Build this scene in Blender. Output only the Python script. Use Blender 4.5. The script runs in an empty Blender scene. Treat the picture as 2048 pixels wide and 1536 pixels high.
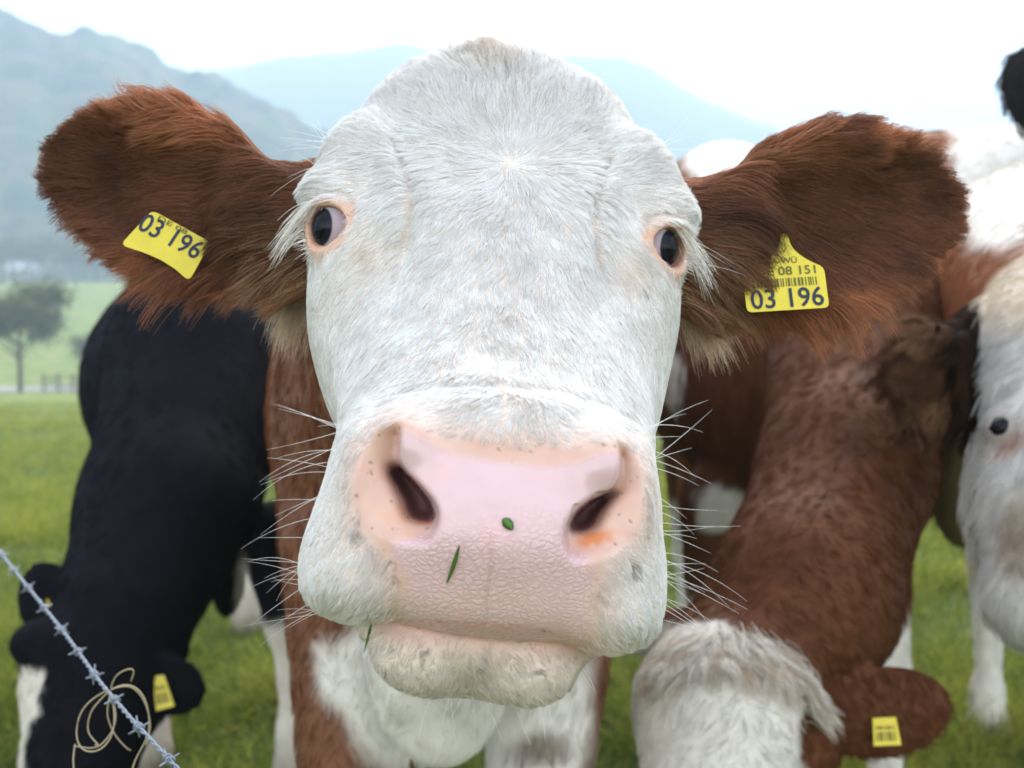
import bpy, math, time
import numpy as np
from mathutils import Matrix, Vector, kdtree

T0 = time.time()
RNG = np.random.default_rng(7)
SC = bpy.context.scene
COL = SC.collection

# ------------------------------------------------------------------ camera
F = 2400.0                       # focal length in pixels of a 2048 px wide frame
CAMZ = 1.30
PITCH = math.radians(4.0)
cam_d = bpy.data.cameras.new('camera')
cam_o = bpy.data.objects.new('camera', cam_d); COL.objects.link(cam_o)
cam_d.sensor_width = 36.0
cam_d.lens = F / 2048.0 * 36.0
cam_d.clip_start = 0.02
cam_d.clip_end = 9000.0
cam_d.dof.use_dof = True
cam_d.dof.focus_distance = 0.80
cam_d.dof.aperture_fstop = 8.0
cam_o.location = (0, 0, CAMZ)
cam_o.rotation_euler = (math.radians(90) - PITCH, 0, 0)
SC.camera = cam_o

# ------------------------------------------------------------------ sky, sun, exposure
SUN_EL, SUN_ROT = math.radians(42), math.radians(20)     # bright hazy sky, light from above and behind the herd
world = bpy.data.worlds.new('World'); SC.world = world; world.use_nodes = True
nt = world.node_tree; nt.nodes.clear()
sky = nt.nodes.new('ShaderNodeTexSky'); sky.sky_type = 'NISHITA'; sky.sun_disc = False
sky.sun_elevation = SUN_EL; sky.sun_rotation = SUN_ROT
sky.air_density = 1.0; sky.dust_density = 1.5; sky.ozone_density = 1.0
hs = nt.nodes.new('ShaderNodeHueSaturation'); hs.inputs['Saturation'].default_value = 0.30
bg = nt.nodes.new('ShaderNodeBackground'); bg.inputs['Strength'].default_value = 0.15
wo = nt.nodes.new('ShaderNodeOutputWorld')
nt.links.new(sky.outputs[0], hs.inputs['Color']); nt.links.new(hs.outputs[0], bg.inputs['Color'])
nt.links.new(bg.outputs[0], wo.inputs['Surface'])
sun_d = bpy.data.lights.new('sun', 'SUN'); sun_d.energy = 1.5; sun_d.angle = math.radians(25)
sun_d.color = (1.0, 0.97, 0.93)
sun_o = bpy.data.objects.new('sun', sun_d); COL.objects.link(sun_o)
sun_dir = Vector((math.sin(SUN_ROT) * math.cos(SUN_EL), math.cos(SUN_ROT) * math.cos(SUN_EL), math.sin(SUN_EL)))
sun_o.rotation_euler = sun_dir.to_track_quat('Z', 'Y').to_euler()
SC.view_settings.view_transform = 'Standard'; SC.view_settings.look = 'None'
SC.view_settings.exposure = 2.34; SC.view_settings.gamma = 1.0
SC.view_settings.use_curve_mapping = False
SC.render.engine = 'CYCLES'
SC.cycles.use_denoising = True
SC.cycles.max_bounces = 6; SC.cycles.diffuse_bounces = 3; SC.cycles.glossy_bounces = 2
SC.cycles.transmission_bounces = 3; SC.cycles.volume_bounces = 1; SC.cycles.transparent_max_bounces = 6
SC.cycles.use_adaptive_sampling = False

# ------------------------------------------------------------------ frames and helpers
cp, sp = math.cos(PITCH), math.sin(PITCH)
RIGHT = np.array([1.0, 0, 0]); UP = np.array([0, sp, cp]); FWD = np.array([0, cp, -sp])
CAMP = np.array([0, 0, CAMZ])

def px(u, v, d):
    """point at photo pixel (u, v) and distance d, in the frame of the eye point (right, up, ahead)"""
    return np.array([(u - 1024.0) * d / F, (768.0 - v) * d / F, d])

def c2w(P):
    P = np.asarray(P, dtype=np.float64)
    return CAMP + P[..., 0:1] * RIGHT + P[..., 1:2] * UP + P[..., 2:3] * FWD

def w2c(P):
    P = np.asarray(P, dtype=np.float64) - CAMP
    return np.stack([P @ RIGHT, P @ UP, P @ FWD], -1)

def smooth(a, b, x):
    t = np.clip((x - a) / (b - a), 0, 1)
    return t * t * (3 - 2 * t)

def mixc(A, B, t):
    return A * (1 - t[:, None]) + B * t[:, None]

_NT = np.random.default_rng(11).random((32, 32, 32)).astype(np.float32) * 2 - 1

def vnoise(P):
    """smooth value noise in [-1, 1]"""
    P = np.asarray(P)
    i = np.floor(P).astype(np.int64); f = (P - i).astype(np.float32)
    f = f * f * (3 - 2 * f)
    i &= 31; j = (i + 1) & 31
    x0, y0, z0 = i[:, 0], i[:, 1], i[:, 2]; x1, y1, z1 = j[:, 0], j[:, 1], j[:, 2]
    fx, fy, fz = f[:, 0], f[:, 1], f[:, 2]
    a = _NT[x0, y0, z0] * (1 - fx) + _NT[x1, y0, z0] * fx
    b = _NT[x0, y1, z0] * (1 - fx) + _NT[x1, y1, z0] * fx
    c = _NT[x0, y0, z1] * (1 - fx) + _NT[x1, y0, z1] * fx
    d = _NT[x0, y1, z1] * (1 - fx) + _NT[x1, y1, z1] * fx
    a = a * (1 - fy) + b * fy; c = c * (1 - fy) + d * fy
    return a * (1 - fz) + c * fz

def fbm(P, n=3):
    s, a, t = 0, 1.0, 0
    for k in range(n):
        s = s + a * vnoise(P * 2 ** k + 7.3 * k); t += a; a *= 0.5
    return s / t

def vec_noise(P):
    return np.stack([vnoise(P), vnoise(P + 11.7), vnoise(P + 23.1)], -1)

def unit(V):
    return V / np.maximum(np.linalg.norm(V, axis=-1, keepdims=True), 1e-9)

# ------------------------------------------------------------------ implicit shapes
def ell(c, r, R=None):
    c = np.asarray(c, np.float32); r = np.asarray(r, np.float32)
    def f(P):
        Q = P - c
        if R is not None: Q = Q @ R
        Q = Q / r
        k0 = np.sqrt((Q * Q).sum(-1)); k1 = np.sqrt(((Q / r) ** 2).sum(-1)) + 1e-9
        return k0 * (k0 - 1) / k1
    return f

def cone(a, b, ra, rb, squash=None):
    a = np.asarray(a, np.float32); b = np.asarray(b, np.float32); ab = b - a; L2 = float(ab @ ab)
    def f(P):
        t = np.clip(((P - a) @ ab) / L2, 0, 1)
        D = P - a - t[:, None] * ab
        if squash is not None: D = D / np.asarray(squash, np.float32)
        return np.sqrt((D * D).sum(-1)) - (ra + (rb - ra) * t)
    return f

def smin(a, b, k):
    h = np.clip(0.5 + 0.5 * (b - a) / k, 0, 1)
    return b + (a - b) * h - k * h * (1 - h)

def smax(a, b, k):
    return -smin(-a, -b, k)

def union(prims, k):
    def f(P):
        r = prims[0](P)
        for p in prims[1:]:
            kk = k
            if isinstance(p, tuple): p, kk = p
            r = smin(r, p(P), kk)
        return r
    return f

def mesh_sdf(f, lo, hi, h, newton=2):
    """polygonise an implicit shape: sparse sampling + surface nets + projection"""
    lo = np.asarray(lo, np.float64); hi = np.asarray(hi, np.float64)
    B = 4
    nb = np.ceil((hi - lo) / (h * B)).astype(int)
    n = nb * B
    cs = [lo[k] + (np.arange(nb[k]) + 0.5) * h * B for k in range(3)]
    G = np.stack(np.meshgrid(*cs, indexing='ij'), -1).reshape(-1, 3).astype(np.float32)
    fc = f(G).reshape(nb)
    act = np.abs(fc) < h * B * 1.6
    V = np.repeat(np.repeat(np.repeat(fc, B, 0), B, 1), B, 2).astype(np.float32)
    idx = np.argwhere(act)
    off = np.stack(np.meshgrid(*[np.arange(B)] * 3, indexing='ij'), -1).reshape(-1, 3)
    ii = (idx[:, None, :] * B + off[None]).reshape(-1, 3)
    for s in range(0, len(ii), 400000):
        c = ii[s:s + 400000]
        V[c[:, 0], c[:, 1], c[:, 2]] = f((lo + (c + 0.5) * h).astype(np.float32))
    S = V < 0
    # close the box
    S[0] = S[-1] = False; S[:, 0] = S[:, -1] = False; S[:, :, 0] = S[:, :, -1] = False
    cnt = np.zeros((n[0] - 1, n[1] - 1, n[2] - 1), np.int8)
    for dx in (0, 1):
        for dy in (0, 1):
            for dz in (0, 1):
                cnt += S[dx:n[0] - 1 + dx, dy:n[1] - 1 + dy, dz:n[2] - 1 + dz]
    cell = (cnt > 0) & (cnt < 8)
    ci = np.argwhere(cell)
    vid = -np.ones(cell.shape, np.int64); vid[cell] = np.arange(len(ci))
    acc = np.zeros((len(ci), 3)); w = np.zeros(len(ci))
    corners = [(0, 0, 0), (1, 0, 0), (0, 1, 0), (1, 1, 0), (0, 0, 1), (1, 0, 1), (0, 1, 1), (1, 1, 1)]
    for a in range(8):
        for b in range(a + 1, 8):
            A, Bc = np.array(corners[a]), np.array(corners[b])
            if np.abs(A - Bc).sum() != 1: continue
            ia, ib = ci + A, ci + Bc
            sa = S[ia[:, 0], ia[:, 1], ia[:, 2]]; sb = S[ib[:, 0], ib[:, 1], ib[:, 2]]
            m = sa != sb
            va = V[ia[m, 0], ia[m, 1], ia[m, 2]]; vb = V[ib[m, 0], ib[m, 1], ib[m, 2]]
            t = np.clip(va / (va - vb + 1e-12), 0, 1)[:, None]
            acc[m] += A + (Bc - A) * t; w[m] += 1
    verts = lo + (ci + acc / np.maximum(w, 1)[:, None] + 0.5) * h
    faces = []
    for ax in range(3):
        o1, o2 = (ax + 1) % 3, (ax + 2) % 3
        sl0 = [slice(None)] * 3; sl1 = [slice(None)] * 3
        sl0[ax] = slice(0, -1); sl1[ax] = slice(1, None)
        ch = np.argwhere(S[tuple(sl0)] != S[tuple(sl1)])
        ch = ch[(ch[:, o1] > 0) & (ch[:, o2] > 0) & (ch[:, o1] < n[o1] - 1) & (ch[:, o2] < n[o2] - 1)]
        if not len(ch): continue
        e1 = np.zeros(3, int); e1[o1] = 1; e2 = np.zeros(3, int); e2[o2] = 1
        q = [ch - e1 - e2, ch - e2, ch, ch - e1]
        q = np.stack([vid[c[:, 0], c[:, 1], c[:, 2]] for c in q], -1)
        ins = S[ch[:, 0], ch[:, 1], ch[:, 2]]
        q[~ins] = q[~ins][:, ::-1]
        faces.append(q)
    faces = np.concatenate(faces); faces = faces[(faces >= 0).all(1)]
    e = h * 0.25
    for _ in range(newton):
        g = grad(f, verts, e); v0 = f(verts.astype(np.float32))
        gl = np.maximum((g * g).sum(-1), 0.05)
        verts = verts - np.clip(v0 / gl, -h * .5, h * .5)[:, None] * g
    return verts, faces

def grad(f, P, e):
    P = P.astype(np.float64)
    g = np.zeros_like(P)
    for k in range(3):
        d = np.zeros(3); d[k] = e
        g[:, k] = (f((P + d).astype(np.float32)) - f((P - d).astype(np.float32))) / (2 * e)
    return g

# ------------------------------------------------------------------ object makers
def np_mesh(name, verts, faces, smooth_shade=True):
    me = bpy.data.meshes.new(name)
    verts = np.asarray(verts, np.float32)
    if isinstance(faces, np.ndarray):
        k = faces.shape[1]
        me.vertices.add(len(verts)); me.vertices.foreach_set('co', verts.ravel())
        me.loops.add(faces.size); me.loops.foreach_set('vertex_index', faces.ravel().astype(np.int32))
        me.polygons.add(len(faces))
        me.polygons.foreach_set('loop_start', np.arange(0, faces.size, k, dtype=np.int32))
        me.update(calc_edges=True)
    else:
        me.from_pydata([tuple(map(float, v)) for v in verts], [], faces); me.update()
    if smooth_shade:
        me.polygons.foreach_set('use_smooth', np.ones(len(me.polygons), bool))
    return me

def set_attr(me, name, arr, domain='POINT'):
    arr = np.asarray(arr, np.float32)
    if arr.ndim == 1:
        at = me.attributes.new(name, 'FLOAT', domain); at.data.foreach_set('value', arr)
    else:
        if arr.shape[1] == 3: arr = np.concatenate([arr, np.ones((len(arr), 1), np.float32)], 1)
        at = me.attributes.new(name, 'FLOAT_COLOR', domain); at.data.foreach_set('color', arr.ravel())

def link(name, data, parent=None, mat=None, label=None, cat=None, group=None, kind=None):
    o = bpy.data.objects.new(name, data); COL.objects.link(o)
    if parent is not None: o.parent = parent
    if mat is not None and data is not None: data.materials.append(mat)
    tag(o, label, cat, group, kind)
    return o

def tag(o, label=None, cat=None, group=None, kind=None):
    if label: o['label'] = label
    if cat: o['category'] = cat
    if group: o['group'] = group
    if kind: o['kind'] = kind

def empty(name, loc, label, cat, group=None):
    o = bpy.data.objects.new(name, None); COL.objects.link(o)
    o.location = loc; o.empty_display_size = 0.05
    tag(o, label, cat, group)
    bpy.context.view_layer.update()
    return o

def child(name, data, parent, mat, **kw):
    """world-space data under an empty placed at the thing's base"""
    o = link(name, data, None, mat, **kw)
    o.parent = parent
    o.matrix_parent_inverse = Matrix.Translation(-Vector(parent.location))
    return o

def curves_obj(name, pts, rad, mat, cols=None):
    """pts (n, k, 3) strands -> hair curves data"""
    n, k, _ = pts.shape
    cu = bpy.data.hair_curves.new(name)
    cu.add_curves([k] * n)
    cu.attributes['position'].data.foreach_set('vector', pts.astype(np.float32).ravel())
    ra = cu.attributes.get('radius') or cu.attributes.new('radius', 'FLOAT', 'POINT')
    ra.data.foreach_set('value', np.broadcast_to(rad, (n, k)).astype(np.float32).ravel())
    if cols is not None:
        at = cu.attributes.new('col', 'FLOAT_COLOR', 'CURVE')
        c = np.ones((n, 4), np.float32); c[:, :3] = cols
        at.data.foreach_set('color', c.ravel())
    return cu

# ------------------------------------------------------------------ materials
def new_mat(name):
    m = bpy.data.materials.new(name); m.use_nodes = True
    t = m.node_tree; t.nodes.clear()
    out = t.nodes.new('ShaderNodeOutputMaterial')
    return m, t, out

def principled(t, rough=0.6, spec=0.3, color=None):
    b = t.nodes.new('ShaderNodeBsdfPrincipled')
    b.inputs['Roughness'].default_value = rough
    b.inputs['Specular IOR Level'].default_value = spec
    if color is not None: b.inputs['Base Color'].default_value = (*color, 1)
    return b

def mat_plain(name, color, rough=0.6, spec=0.3, metal=0.0, noise=0.0, nscale=20.0, bump=0.0):
    m, t, out = new_mat(name)
    b = principled(t, rough, spec, color); b.inputs['Metallic'].default_value = metal
    if noise or bump:
        tc = t.nodes.new('ShaderNodeTexCoord')
        nz = t.nodes.new('ShaderNodeTexNoise'); nz.inputs['Scale'].default_value = nscale; nz.inputs['Detail'].default_value = 6
        t.links.new(tc.outputs['Object'], nz.inputs['Vector'])
        if noise:
            mx = t.nodes.new('ShaderNodeMix'); mx.data_type = 'RGBA'
            mx.inputs['A'].default_value = (*[c * (1 - noise) for c in color], 1)
            mx.inputs['B'].default_value = (*[min(1, c * (1 + noise)) for c in color], 1)
            t.links.new(nz.outputs['Fac'], mx.inputs['Factor']); t.links.new(mx.outputs['Result'], b.inputs['Base Color'])
        if bump:
            bp = t.nodes.new('ShaderNodeBump'); bp.inputs['Strength'].default_value = bump; bp.inputs['Distance'].default_value = 0.01
            t.links.new(nz.outputs['Fac'], bp.inputs['Height']); t.links.new(bp.outputs[0], b.inputs['Normal'])
    t.links.new(b.outputs[0], out.inputs['Surface'])
    return m

def mat_attr(name, rough=0.65, spec=0.2, bump=None, sss=0.0):
    m, t, out = new_mat(name)
    b = principled(t, rough, spec)
    at = t.nodes.new('ShaderNodeAttribute'); at.attribute_name = 'col'
    t.links.new(at.outputs['Color'], b.inputs['Base Color'])
    if bump:
        tc = t.nodes.new('ShaderNodeTexCoord')
        nz = t.nodes.new('ShaderNodeTexNoise'); nz.inputs['Scale'].default_value = bump[0]; nz.inputs['Detail'].default_value = 4
        t.links.new(tc.outputs['Object'], nz.inputs['Vector'])
        bp = t.nodes.new('ShaderNodeBump'); bp.inputs['Strength'].default_value = bump[1]; bp.inputs['Distance'].default_value = 0.004
        t.links.new(nz.outputs['Fac'], bp.inputs['Height']); t.links.new(bp.outputs[0], b.inputs['Normal'])
    t.links.new(b.outputs[0], out.inputs['Surface'])
    return m

def mat_fur(name, rough=0.5, spec=0.25, trans=0.3):
    m, t, out = new_mat(name)
    b = principled(t, rough, spec)
    at = t.nodes.new('ShaderNodeAttribute'); at.attribute_name = 'col'
    t.links.new(at.outputs['Color'], b.inputs['Base Color'])
    tr = t.nodes.new('ShaderNodeBsdfTranslucent'); t.links.new(at.outputs['Color'], tr.inputs['Color'])
    mx = t.nodes.new('ShaderNodeMixShader'); mx.inputs['Fac'].default_value = trans
    t.links.new(b.outputs[0], mx.inputs[1]); t.links.new(tr.outputs[0], mx.inputs[2])
    t.links.new(mx.outputs[0], out.inputs['Surface'])
    return m

M_FUR = mat_fur('fur', 0.5, 0.25, 0.30)
M_FURH = mat_fur('herd_fur', 0.7, 0.05, 0.2)
M_FURD = mat_fur('dark_fur', 0.6, 0.06, 0.1)
M_BODYD = mat_attr('dark_hide', 0.8, 0.05, bump=(160, 0.35))
M_BODY = mat_attr('hide', 0.7, 0.15, bump=(160, 0.35))
M_GRASS = mat_fur('grass_blade', 0.5, 0.3, 0.35)

def mat_head():
    """hide and moist nose skin: colour from the coat map, ridged skin where the nose is bare"""
    m, t, out = new_mat('hide_and_nose')
    N, L = t.nodes.new, t.links.new
    b = principled(t, 0.6, 0.5)
    at = N('ShaderNodeAttribute'); at.attribute_name = 'col'
    nm = N('ShaderNodeAttribute'); nm.attribute_name = 'ridges'
    ws = N('ShaderNodeAttribute'); ws.attribute_name = 'wet'
    tc = N('ShaderNodeTexCoord')
    warp = N('ShaderNodeTexNoise'); warp.inputs['Scale'].default_value = 60; warp.inputs['Detail'].default_value = 1
    L(tc.outputs['Object'], warp.inputs['Vector'])
    va = N('ShaderNodeVectorMath'); va.operation = 'MULTIPLY_ADD'
    va.inputs[1].default_value = (0.006, 0.006, 0.006)
    L(warp.outputs['Color'], va.inputs[0]); L(tc.outputs['Object'], va.inputs[2])
    warp2 = N('ShaderNodeTexNoise'); warp2.inputs['Scale'].default_value = 260; warp2.inputs['Detail'].default_value = 0
    L(tc.outputs['Object'], warp2.inputs['Vector'])
    va2 = N('ShaderNodeVectorMath'); va2.operation = 'MULTIPLY_ADD'; va2.inputs[1].default_value = (0.0024, 0.0024, 0.0024)
    L(warp2.outputs['Color'], va2.inputs[0]); L(va.outputs[0], va2.inputs[2])
    mp = N('ShaderNodeMapping'); mp.inputs['Scale'].default_value = (230, 230, 330)
    L(va2.outputs[0], mp.inputs['Vector'])
    vo = N('ShaderNodeTexVoronoi'); vo.feature = 'DISTANCE_TO_EDGE'; vo.inputs['Scale'].default_value = 1.0
    L(mp.outputs[0], vo.inputs['Vector'])
    mr = N('ShaderNodeMapRange'); mr.interpolation_type = 'SMOOTHSTEP'
    mr.inputs['From Min'].default_value = 0.0; mr.inputs['From Max'].default_value = 0.24
    L(vo.outputs['Distance'], mr.inputs['Value'])
    mu = N('ShaderNodeMath'); mu.operation = 'MULTIPLY'
    L(mr.outputs[0], mu.inputs[0]); L(nm.outputs['Fac'], mu.inputs[1])
    fine = N('ShaderNodeTexNoise'); fine.inputs['Scale'].default_value = 900; fine.inputs['Detail'].default_value = 3
    L(tc.outputs['Object'], fine.inputs['Vector'])
    ad = N('ShaderNodeMath'); ad.operation = 'MULTIPLY_ADD'; ad.inputs[1].default_value = 0.18
    L(fine.outputs['Fac'], ad.inputs[0]); L(mu.outputs[0], ad.inputs[2])
    bp = N('ShaderNodeBump'); bp.inputs['Strength'].default_value = 0.42; bp.inputs['Distance'].default_value = 0.0009
    L(ad.outputs[0], bp.inputs['Height']); L(bp.outputs[0], b.inputs['Normal'])
    # skin lines between the ridges are a little browner
    gm = N('ShaderNodeMix'); gm.data_type = 'RGBA'; gm.blend_type = 'MULTIPLY'
    inv = N('ShaderNodeMath'); inv.operation = 'SUBTRACT'; L(nm.outputs['Fac'], inv.inputs[0]); L(mu.outputs[0], inv.inputs[1])
    sc = N('ShaderNodeMath'); sc.operation = 'MULTIPLY'; sc.inputs[1].default_value = 0.26; L(inv.outputs[0], sc.inputs[0])
    L(sc.outputs[0], gm.inputs['Factor']); L(at.outputs['Color'], gm.inputs['A']); gm.inputs['B'].default_value = (0.72, 0.52, 0.42, 1)
    L(gm.outputs['Result'], b.inputs['Base Color'])
    rr = N('ShaderNodeMapRange'); rr.inputs['To Min'].default_value = 0.65; rr.inputs['To Max'].default_value = 0.24
    L(ws.outputs['Fac'], rr.inputs['Value']); L(rr.outputs[0], b.inputs['Roughness'])
    b.inputs['Subsurface Weight'].default_value = 0.0
    b.inputs['Subsurface Radius'].default_value = (0.006, 0.003, 0.002); b.inputs['Subsurface Scale'].default_value = 1.0
    L(b.outputs[0], out.inputs['Surface'])
    return m
M_HEAD = mat_head()

# ------------------------------------------------------------------ fur
def tri_sample(verts, faces, n, weight, rng):
    """area-weighted roots on a quad mesh -> points, normals, face ids"""
    A, B, C, D = (verts[faces[:, k]] for k in range(4))
    nrm = np.cross(C - A, D - B); area = np.linalg.norm(nrm, axis=1) * 0.5
    nrm = unit(nrm)
    w = area * weight
    c = np.cumsum(w); c /= c[-1]
    fi = np.searchsorted(c, rng.random(n)); fi = np.minimum(fi, len(faces) - 1)
    a, b = rng.random((n, 1)), rng.random((n, 1))
    P = (A[fi] * (1 - a) + B[fi] * a) * (1 - b) + (D[fi] * (1 - a) + C[fi] * a) * b
    return P, nrm[fi], fi

def strands(P, Nn, flow, L, k, lift, wav, wfreq, grav, rng, frizz=0.06):
    """lying hair: flow is the combing direction, lift how far it stands off"""
    n = len(P)
    fl = flow - (flow * Nn).sum(-1, keepdims=True) * Nn
    fl = unit(fl)
    side = np.cross(Nn, fl)
    dn = vec_noise(P * wfreq)[:, :2]
    fl2 = unit(fl + side * (dn[:, 0:1] * wav) + side * rng.normal(0, frizz, (n, 1)))
    t = np.linspace(0, 1, k)[None, :, None]
    L = np.asarray(L).reshape(-1, 1, 1); lift = np.asarray(lift * (1 + 0.5 * dn[:, 1] * min(1, wav * 3))).reshape(-1, 1, 1)
    pts = P[:, None] + fl2[:, None] * L * t + Nn[:, None] * L * lift * (1.35 * t - 0.75 * t * t)
    if np.any(grav):
        g = np.asarray(grav).reshape(-1, 1, 1)
        pts = pts + np.array([0, -1.0, 0])[None, None] * L * g * t * t
    bend = rng.normal(0, frizz * 1.6, (n, 1, 1))
    pts = pts + side[:, None] * L * bend * t * t
    return pts

def clump(pts, P, nseed, amt, rng, pw=1.3):
    n, k, _ = pts.shape
    seeds = rng.choice(n, min(nseed, n), replace=False)
    kd = kdtree.KDTree(len(seeds))
    for i, s in enumerate(seeds): kd.insert(P[s], i)
    kd.balance()
    j = np.fromiter((kd.find(p)[1] for p in P), np.int64, n)
    s = seeds[j]
    t = (np.linspace(0, 1, k) ** pw)[None, :, None] * amt
    target = pts[s] + (pts[:, :1] - pts[s][:, :1]) * 0.18
    return pts * (1 - t) + target * t

def taper(k, r, tip=0.25):
    return r * (1 - (1 - tip) * np.linspace(0, 1, k) ** 1.5)
# ================================================================== the land
def gz(x, y):
    """ground height: near pasture level, falling to a lane, then a field rising to the wooded hill"""
    x = np.asarray(x, float); y = np.asarray(y, float)
    z = -.066 * np.maximum(y - 6, 0) + .0 * x
    lane = 5.2 + 0 * y
    z = np.maximum(z, -4.9 - .0 * y) + .0
    up = smooth(84, 230, y) * 9.6 * smooth(30, -30, x) - smooth(90, 300, y) * 14 * smooth(-20, 60, x)
    z = z + up + np.where(y > 9, .10 * vnoise(np.stack([x / 4.0, y / 4.0, 0 * x], -1).reshape(-1, 3)).reshape(x.shape), 0)
    return z

def grid_mesh(name, X, Y, Z):
    r, c = X.shape
    V = np.stack([X, Y, Z], -1).reshape(-1, 3)
    i, j = np.meshgrid(np.arange(r - 1), np.arange(c - 1), indexing='ij')
    f = np.stack([i * c + j, i * c + j + 1, (i + 1) * c + j + 1, (i + 1) * c + j], -1).reshape(-1, 4)
    return np_mesh(name, V, f)

def mat_land(name, cols, scale, detail=8, bump=0.0, bdist=0.05, rough=.9, near=None):
    m, t, out = new_mat(name)
    b = principled(t, rough, .1)
    tc = t.nodes.new('ShaderNodeTexCoord')
    n1 = t.nodes.new('ShaderNodeTexNoise'); n1.inputs['Scale'].default_value = scale; n1.inputs['Detail'].default_value = detail; n1.inputs['Roughness'].default_value = .65
    t.links.new(tc.outputs['Object'], n1.inputs['Vector'])
    cr = t.nodes.new('ShaderNodeValToRGB')
    while len(cr.color_ramp.elements) < len(cols): cr.color_ramp.elements.new(.5)
    for e, (p, c) in zip(cr.color_ramp.elements, cols): e.position = p; e.color = (*c, 1)
    t.links.new(n1.outputs['Fac'], cr.inputs['Fac'])
    if near:      # thatch and soil between the blades close by, closed sward further off
        sx = t.nodes.new('ShaderNodeSeparateXYZ'); t.links.new(tc.outputs['Object'], sx.inputs[0])
        mr = t.nodes.new('ShaderNodeMapRange'); mr.inputs['From Min'].default_value = 9; mr.inputs['From Max'].default_value = 34
        t.links.new(sx.outputs['Y'], mr.inputs['Value'])
        mx = t.nodes.new('ShaderNodeMix'); mx.data_type = 'RGBA'; mx.inputs['A'].default_value = (*near, 1)
        t.links.new(mr.outputs[0], mx.inputs['Factor']); t.links.new(cr.outputs[0], mx.inputs['B']); t.links.new(mx.outputs['Result'], b.inputs['Base Color'])
    else: t.links.new(cr.outputs[0], b.inputs['Base Color'])
    if bump:
        bp = t.nodes.new('ShaderNodeBump'); bp.inputs['Strength'].default_value = bump; bp.inputs['Distance'].default_value = bdist
        t.links.new(n1.outputs['Fac'], bp.inputs['Height']); t.links.new(bp.outputs[0], b.inputs['Normal'])
    t.links.new(b.outputs[0], out.inputs['Surface'])
    return m

M_PASTURE = mat_land('pasture', [(.30, (.06, .095, .015)), (.46, (.13, .18, .03)), (.58, (.21, .22, .06)), (.72, (.27, .23, .09))], .9, 9, .6, .06, near=(.075, .095, .018))
yy = np.concatenate([np.linspace(-14, 3, 8), 3 + np.geomspace(1, 1500, 260) - 1])
th = np.linspace(-1, 1, 260); th = np.sign(th) * np.abs(th) ** 1.3 * 1.05
Yg, Tg = np.meshgrid(yy, th, indexing='ij')
Xg = np.tan(Tg) * (np.maximum(Yg, 0) + 18)
link('ground', grid_mesh('ground', Xg, Yg, gz(Xg, Yg)), None, M_PASTURE, kind='structure')

# meadow grass near the herd
def grass(n, seed):
    rng = np.random.default_rng(seed)
    y = np.exp(rng.uniform(math.log(2.6), math.log(40), n)); x = rng.uniform(-.66, .66, n) * y
    q = np.stack([x, y, 0 * x], -1)
    cl = vnoise(q * 2.6) * .6 + vnoise(q * .7 + 4) * .4
    keep = rng.random(n) < (.55 + .45 * smooth(-.5, .3, cl)); x, y, cl, q = x[keep], y[keep], cl[keep], q[keep]; n = len(x)
    L = (.060 + .110 * smooth(-.3, .6, cl)) * rng.uniform(.6, 1.5, n) * (1 + .02 * y)
    base = np.stack([x, y, gz(x, y) - .005], -1)
    az = rng.uniform(0, 2 * math.pi, n); lean = rng.uniform(.15, .95, n)
    dr = np.stack([np.cos(az) * lean, np.sin(az) * lean, np.ones(n)], -1)
    t = np.linspace(0, 1, 4)[None, :, None]
    pts = base[:, None] + unit(dr)[:, None] * L[:, None, None] * t
    pts[:, :, :2] += (dr[:, None, :2] * (L * .55)[:, None, None]) * t ** 2
    pts[:, :, 2] -= (L * .35 * lean)[:, None] * t[..., 0] ** 2
    g = mixc(np.tile(np.array([.068, .125, .009]), (n, 1)), np.array([.36, .37, .045]), smooth(-.6, .8, .8 * cl + rng.normal(0, .45, n)))
    g = mixc(g, np.array([.30, .24, .085]), (rng.random(n) < (.07 + .16 * smooth(8, 30, y))) * .85)
    rad = .0016 * (1 + .045 * y)
    return pts, taper(4, 1.0, .12)[None] * rad[:, None], g * rng.uniform(.75, 1.2, (n, 1))
gp, gr, gc = grass(260000, 2)
link('meadow_grass', curves_obj('meadow_grass', gp, gr, M_GRASS, gc), None, M_GRASS, 'tufty green meadow grass with straw coloured blades under the herd', 'grass', None, 'stuff')

# wooded hills
M_WOOD = mat_land('wooded_hill', [(.36, (.006, .018, .014)), (.47, (.022, .042, .022)), (.54, (.090, .075, .026)), (.64, (.045, .090, .032))], .030, 8, .8, 3.0)
M_FAR = mat_land('far_hill', [(.35, (.03, .05, .028)), (.6, (.055, .07, .035))], .02, 6)
def hill(name, us, vs, d0, d1, z0, nr, mat, bump, bsc):
    u = np.linspace(us[0], us[-1], 420); v = np.interp(u, us, vs)
    rid = c2w(np.stack([(u - 1024) * d1 / F, (768 - v) * d1 / F, np.full_like(u, d1)], -1))
    t = np.concatenate([np.linspace(0, 1, nr), 1 + np.linspace(.05, .8, 12)])
    Tt, _ = np.meshgrid(t, u, indexing='ij')
    y0 = d0 / d1
    sc = y0 + (1 - y0) * Tt
    X = rid[None, :, 0] * sc; Y = rid[None, :, 1] * sc
    up = np.where(Tt <= 1, np.sin(np.clip(Tt, 0, 1) * math.pi / 2) ** 1.15, 1 - .8 * (Tt - 1))
    Z = z0 + (rid[None, :, 2] - z0) * up
    q = np.stack([X, Y, Z], -1).reshape(-1, 3)
    nb = (np.abs(vnoise(q / bsc)) * .7 + .6 * vnoise(q / (bsc * 3.1)) + .3 * np.abs(vnoise(q * 2.1 / bsc))).reshape(X.shape)
    Z = Z + bump * nb * np.clip(Tt * 4, 0, 1) * (1 - .35 * np.exp(-((Tt - 1) / .15) ** 2))
    link(name, grid_mesh(name, X, Y, Z), None, mat, kind='structure')
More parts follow.
